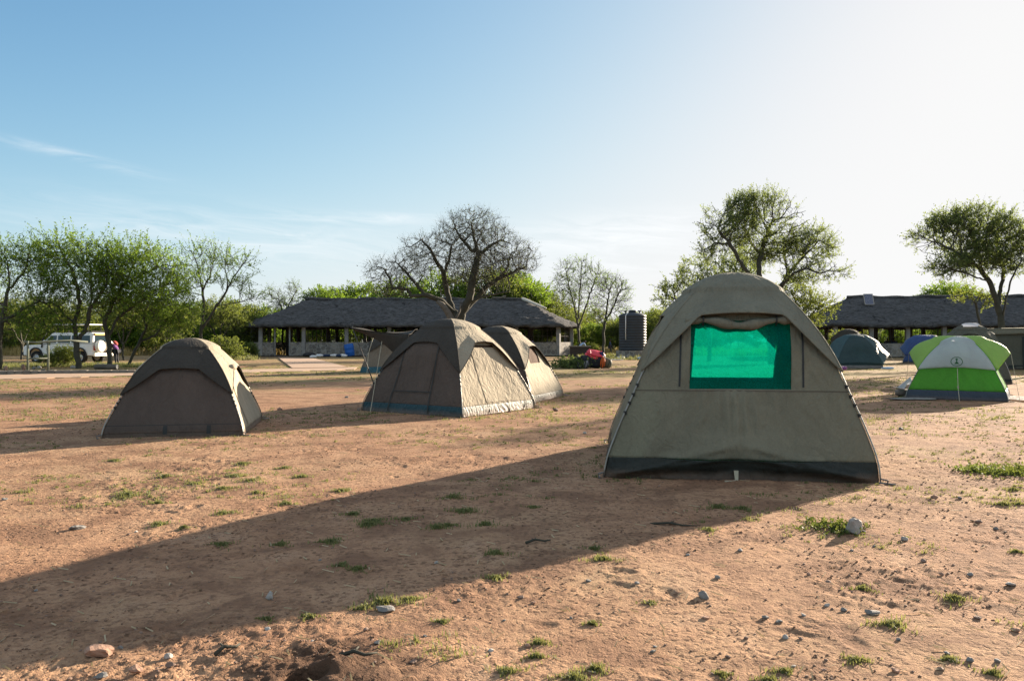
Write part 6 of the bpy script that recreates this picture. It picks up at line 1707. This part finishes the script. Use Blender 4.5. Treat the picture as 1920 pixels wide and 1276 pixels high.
V = np.stack([np.stack([xx - cx_ * l_ - sy_ * w_, yy - sy_ * l_ + cx_ * w_, zz], 1), np.stack([xx - cx_ * l_ + sy_ * w_, yy - sy_ * l_ - cx_ * w_, zz + .003], 1), np.stack([xx + cx_ * l_ + sy_ * w_, yy + sy_ * l_ - cx_ * w_, zz + .006], 1), np.stack([xx + cx_ * l_ - sy_ * w_, yy + sy_ * l_ + cx_ * w_, zz + .004], 1)], 1)
tag(np_mesh('straw_litter', V.reshape(-1, 3), np.arange(cnt * 4).reshape(-1, 4), M['gr_pale']), kind='stuff')
cnt = 4200
yy = rs.uniform(76, 100, cnt); xx = rs.uniform(-.75, .75, cnt) * yy
v_, f_ = blades(rs, xx, yy, rs.uniform(.3, .9, cnt), 14, rs.uniform(.5, 1.1, cnt), .05 + 0 * yy, .4, False)
tag(np_mesh('tall_dry_grass', v_, f_, M['gr_dry']), kind='stuff')
cnt = 1500
yy = rs.uniform(41.5, 47, cnt); xx = (rs.uniform(-20, 330, cnt) - CX) / F * yy
v_, f_ = blades(rs, xx, yy, rs.uniform(.1, .4, cnt), 16, rs.uniform(.06, .22, cnt), .022 + 0 * yy, .5, False)
cnt = 1400
yy = rs.uniform(58, 75, cnt); xx = (np.where(rs.random(cnt) < .5, rs.uniform(380, 480, cnt), rs.uniform(1085, 1260, cnt)) - CX) / F * yy
v2, f2 = blades(rs, xx, yy, rs.uniform(.1, .5, cnt), 16, rs.uniform(.1, .45, cnt), .03 + 0 * yy, .5, False)
tag(np_mesh('undergrowth', np.concatenate([v_, v2]), np.concatenate([f_, f2 + len(v_)]), M['gr_a']), kind='stuff')


def weed(px, py, w_, label, seed, dark=False):
    g = G(px, py); rs = np.random.default_rng(seed); r = w_ / 2 / F * g.y; n_ = int(190 * max(1, r / .2))
    b_ = np.stack([rs.normal(0, r * .5, n_), rs.normal(0, r * .45, n_), np.zeros(n_)], 1); b_[:, 2] = gh(b_[:, 0] + g.x, b_[:, 1] + g.y)
    root = thing('weed_patch', label, 'weeds', (g.x, g.y, 0))
    tw, lf = sprays(rs, b_, np.tile([[0, 0, .4]], (n_, 1)), .05 * max(1, r / .2) ** .5, 6, .024 * max(1, r / .25) ** .5, .0075 * max(1, r / .25) ** .5, .1, .8, .0015)
    np_mesh('stems', tw[0], tw[1], M['leaf_d'], root); np_mesh('leaves', lf[0], lf[1], M['leaf_d' if dark else 'weed_leaf'], root)


weed(1568, 988, 120, 'low green weed patch around the pale grey rock', 1)
weed(1885, 885, 150, 'broad green weed patch at the right edge, behind the small stones', 2)
weed(1835, 882, 60, 'dark green weed clump left of the broad weed patch at the right edge', 3, True)
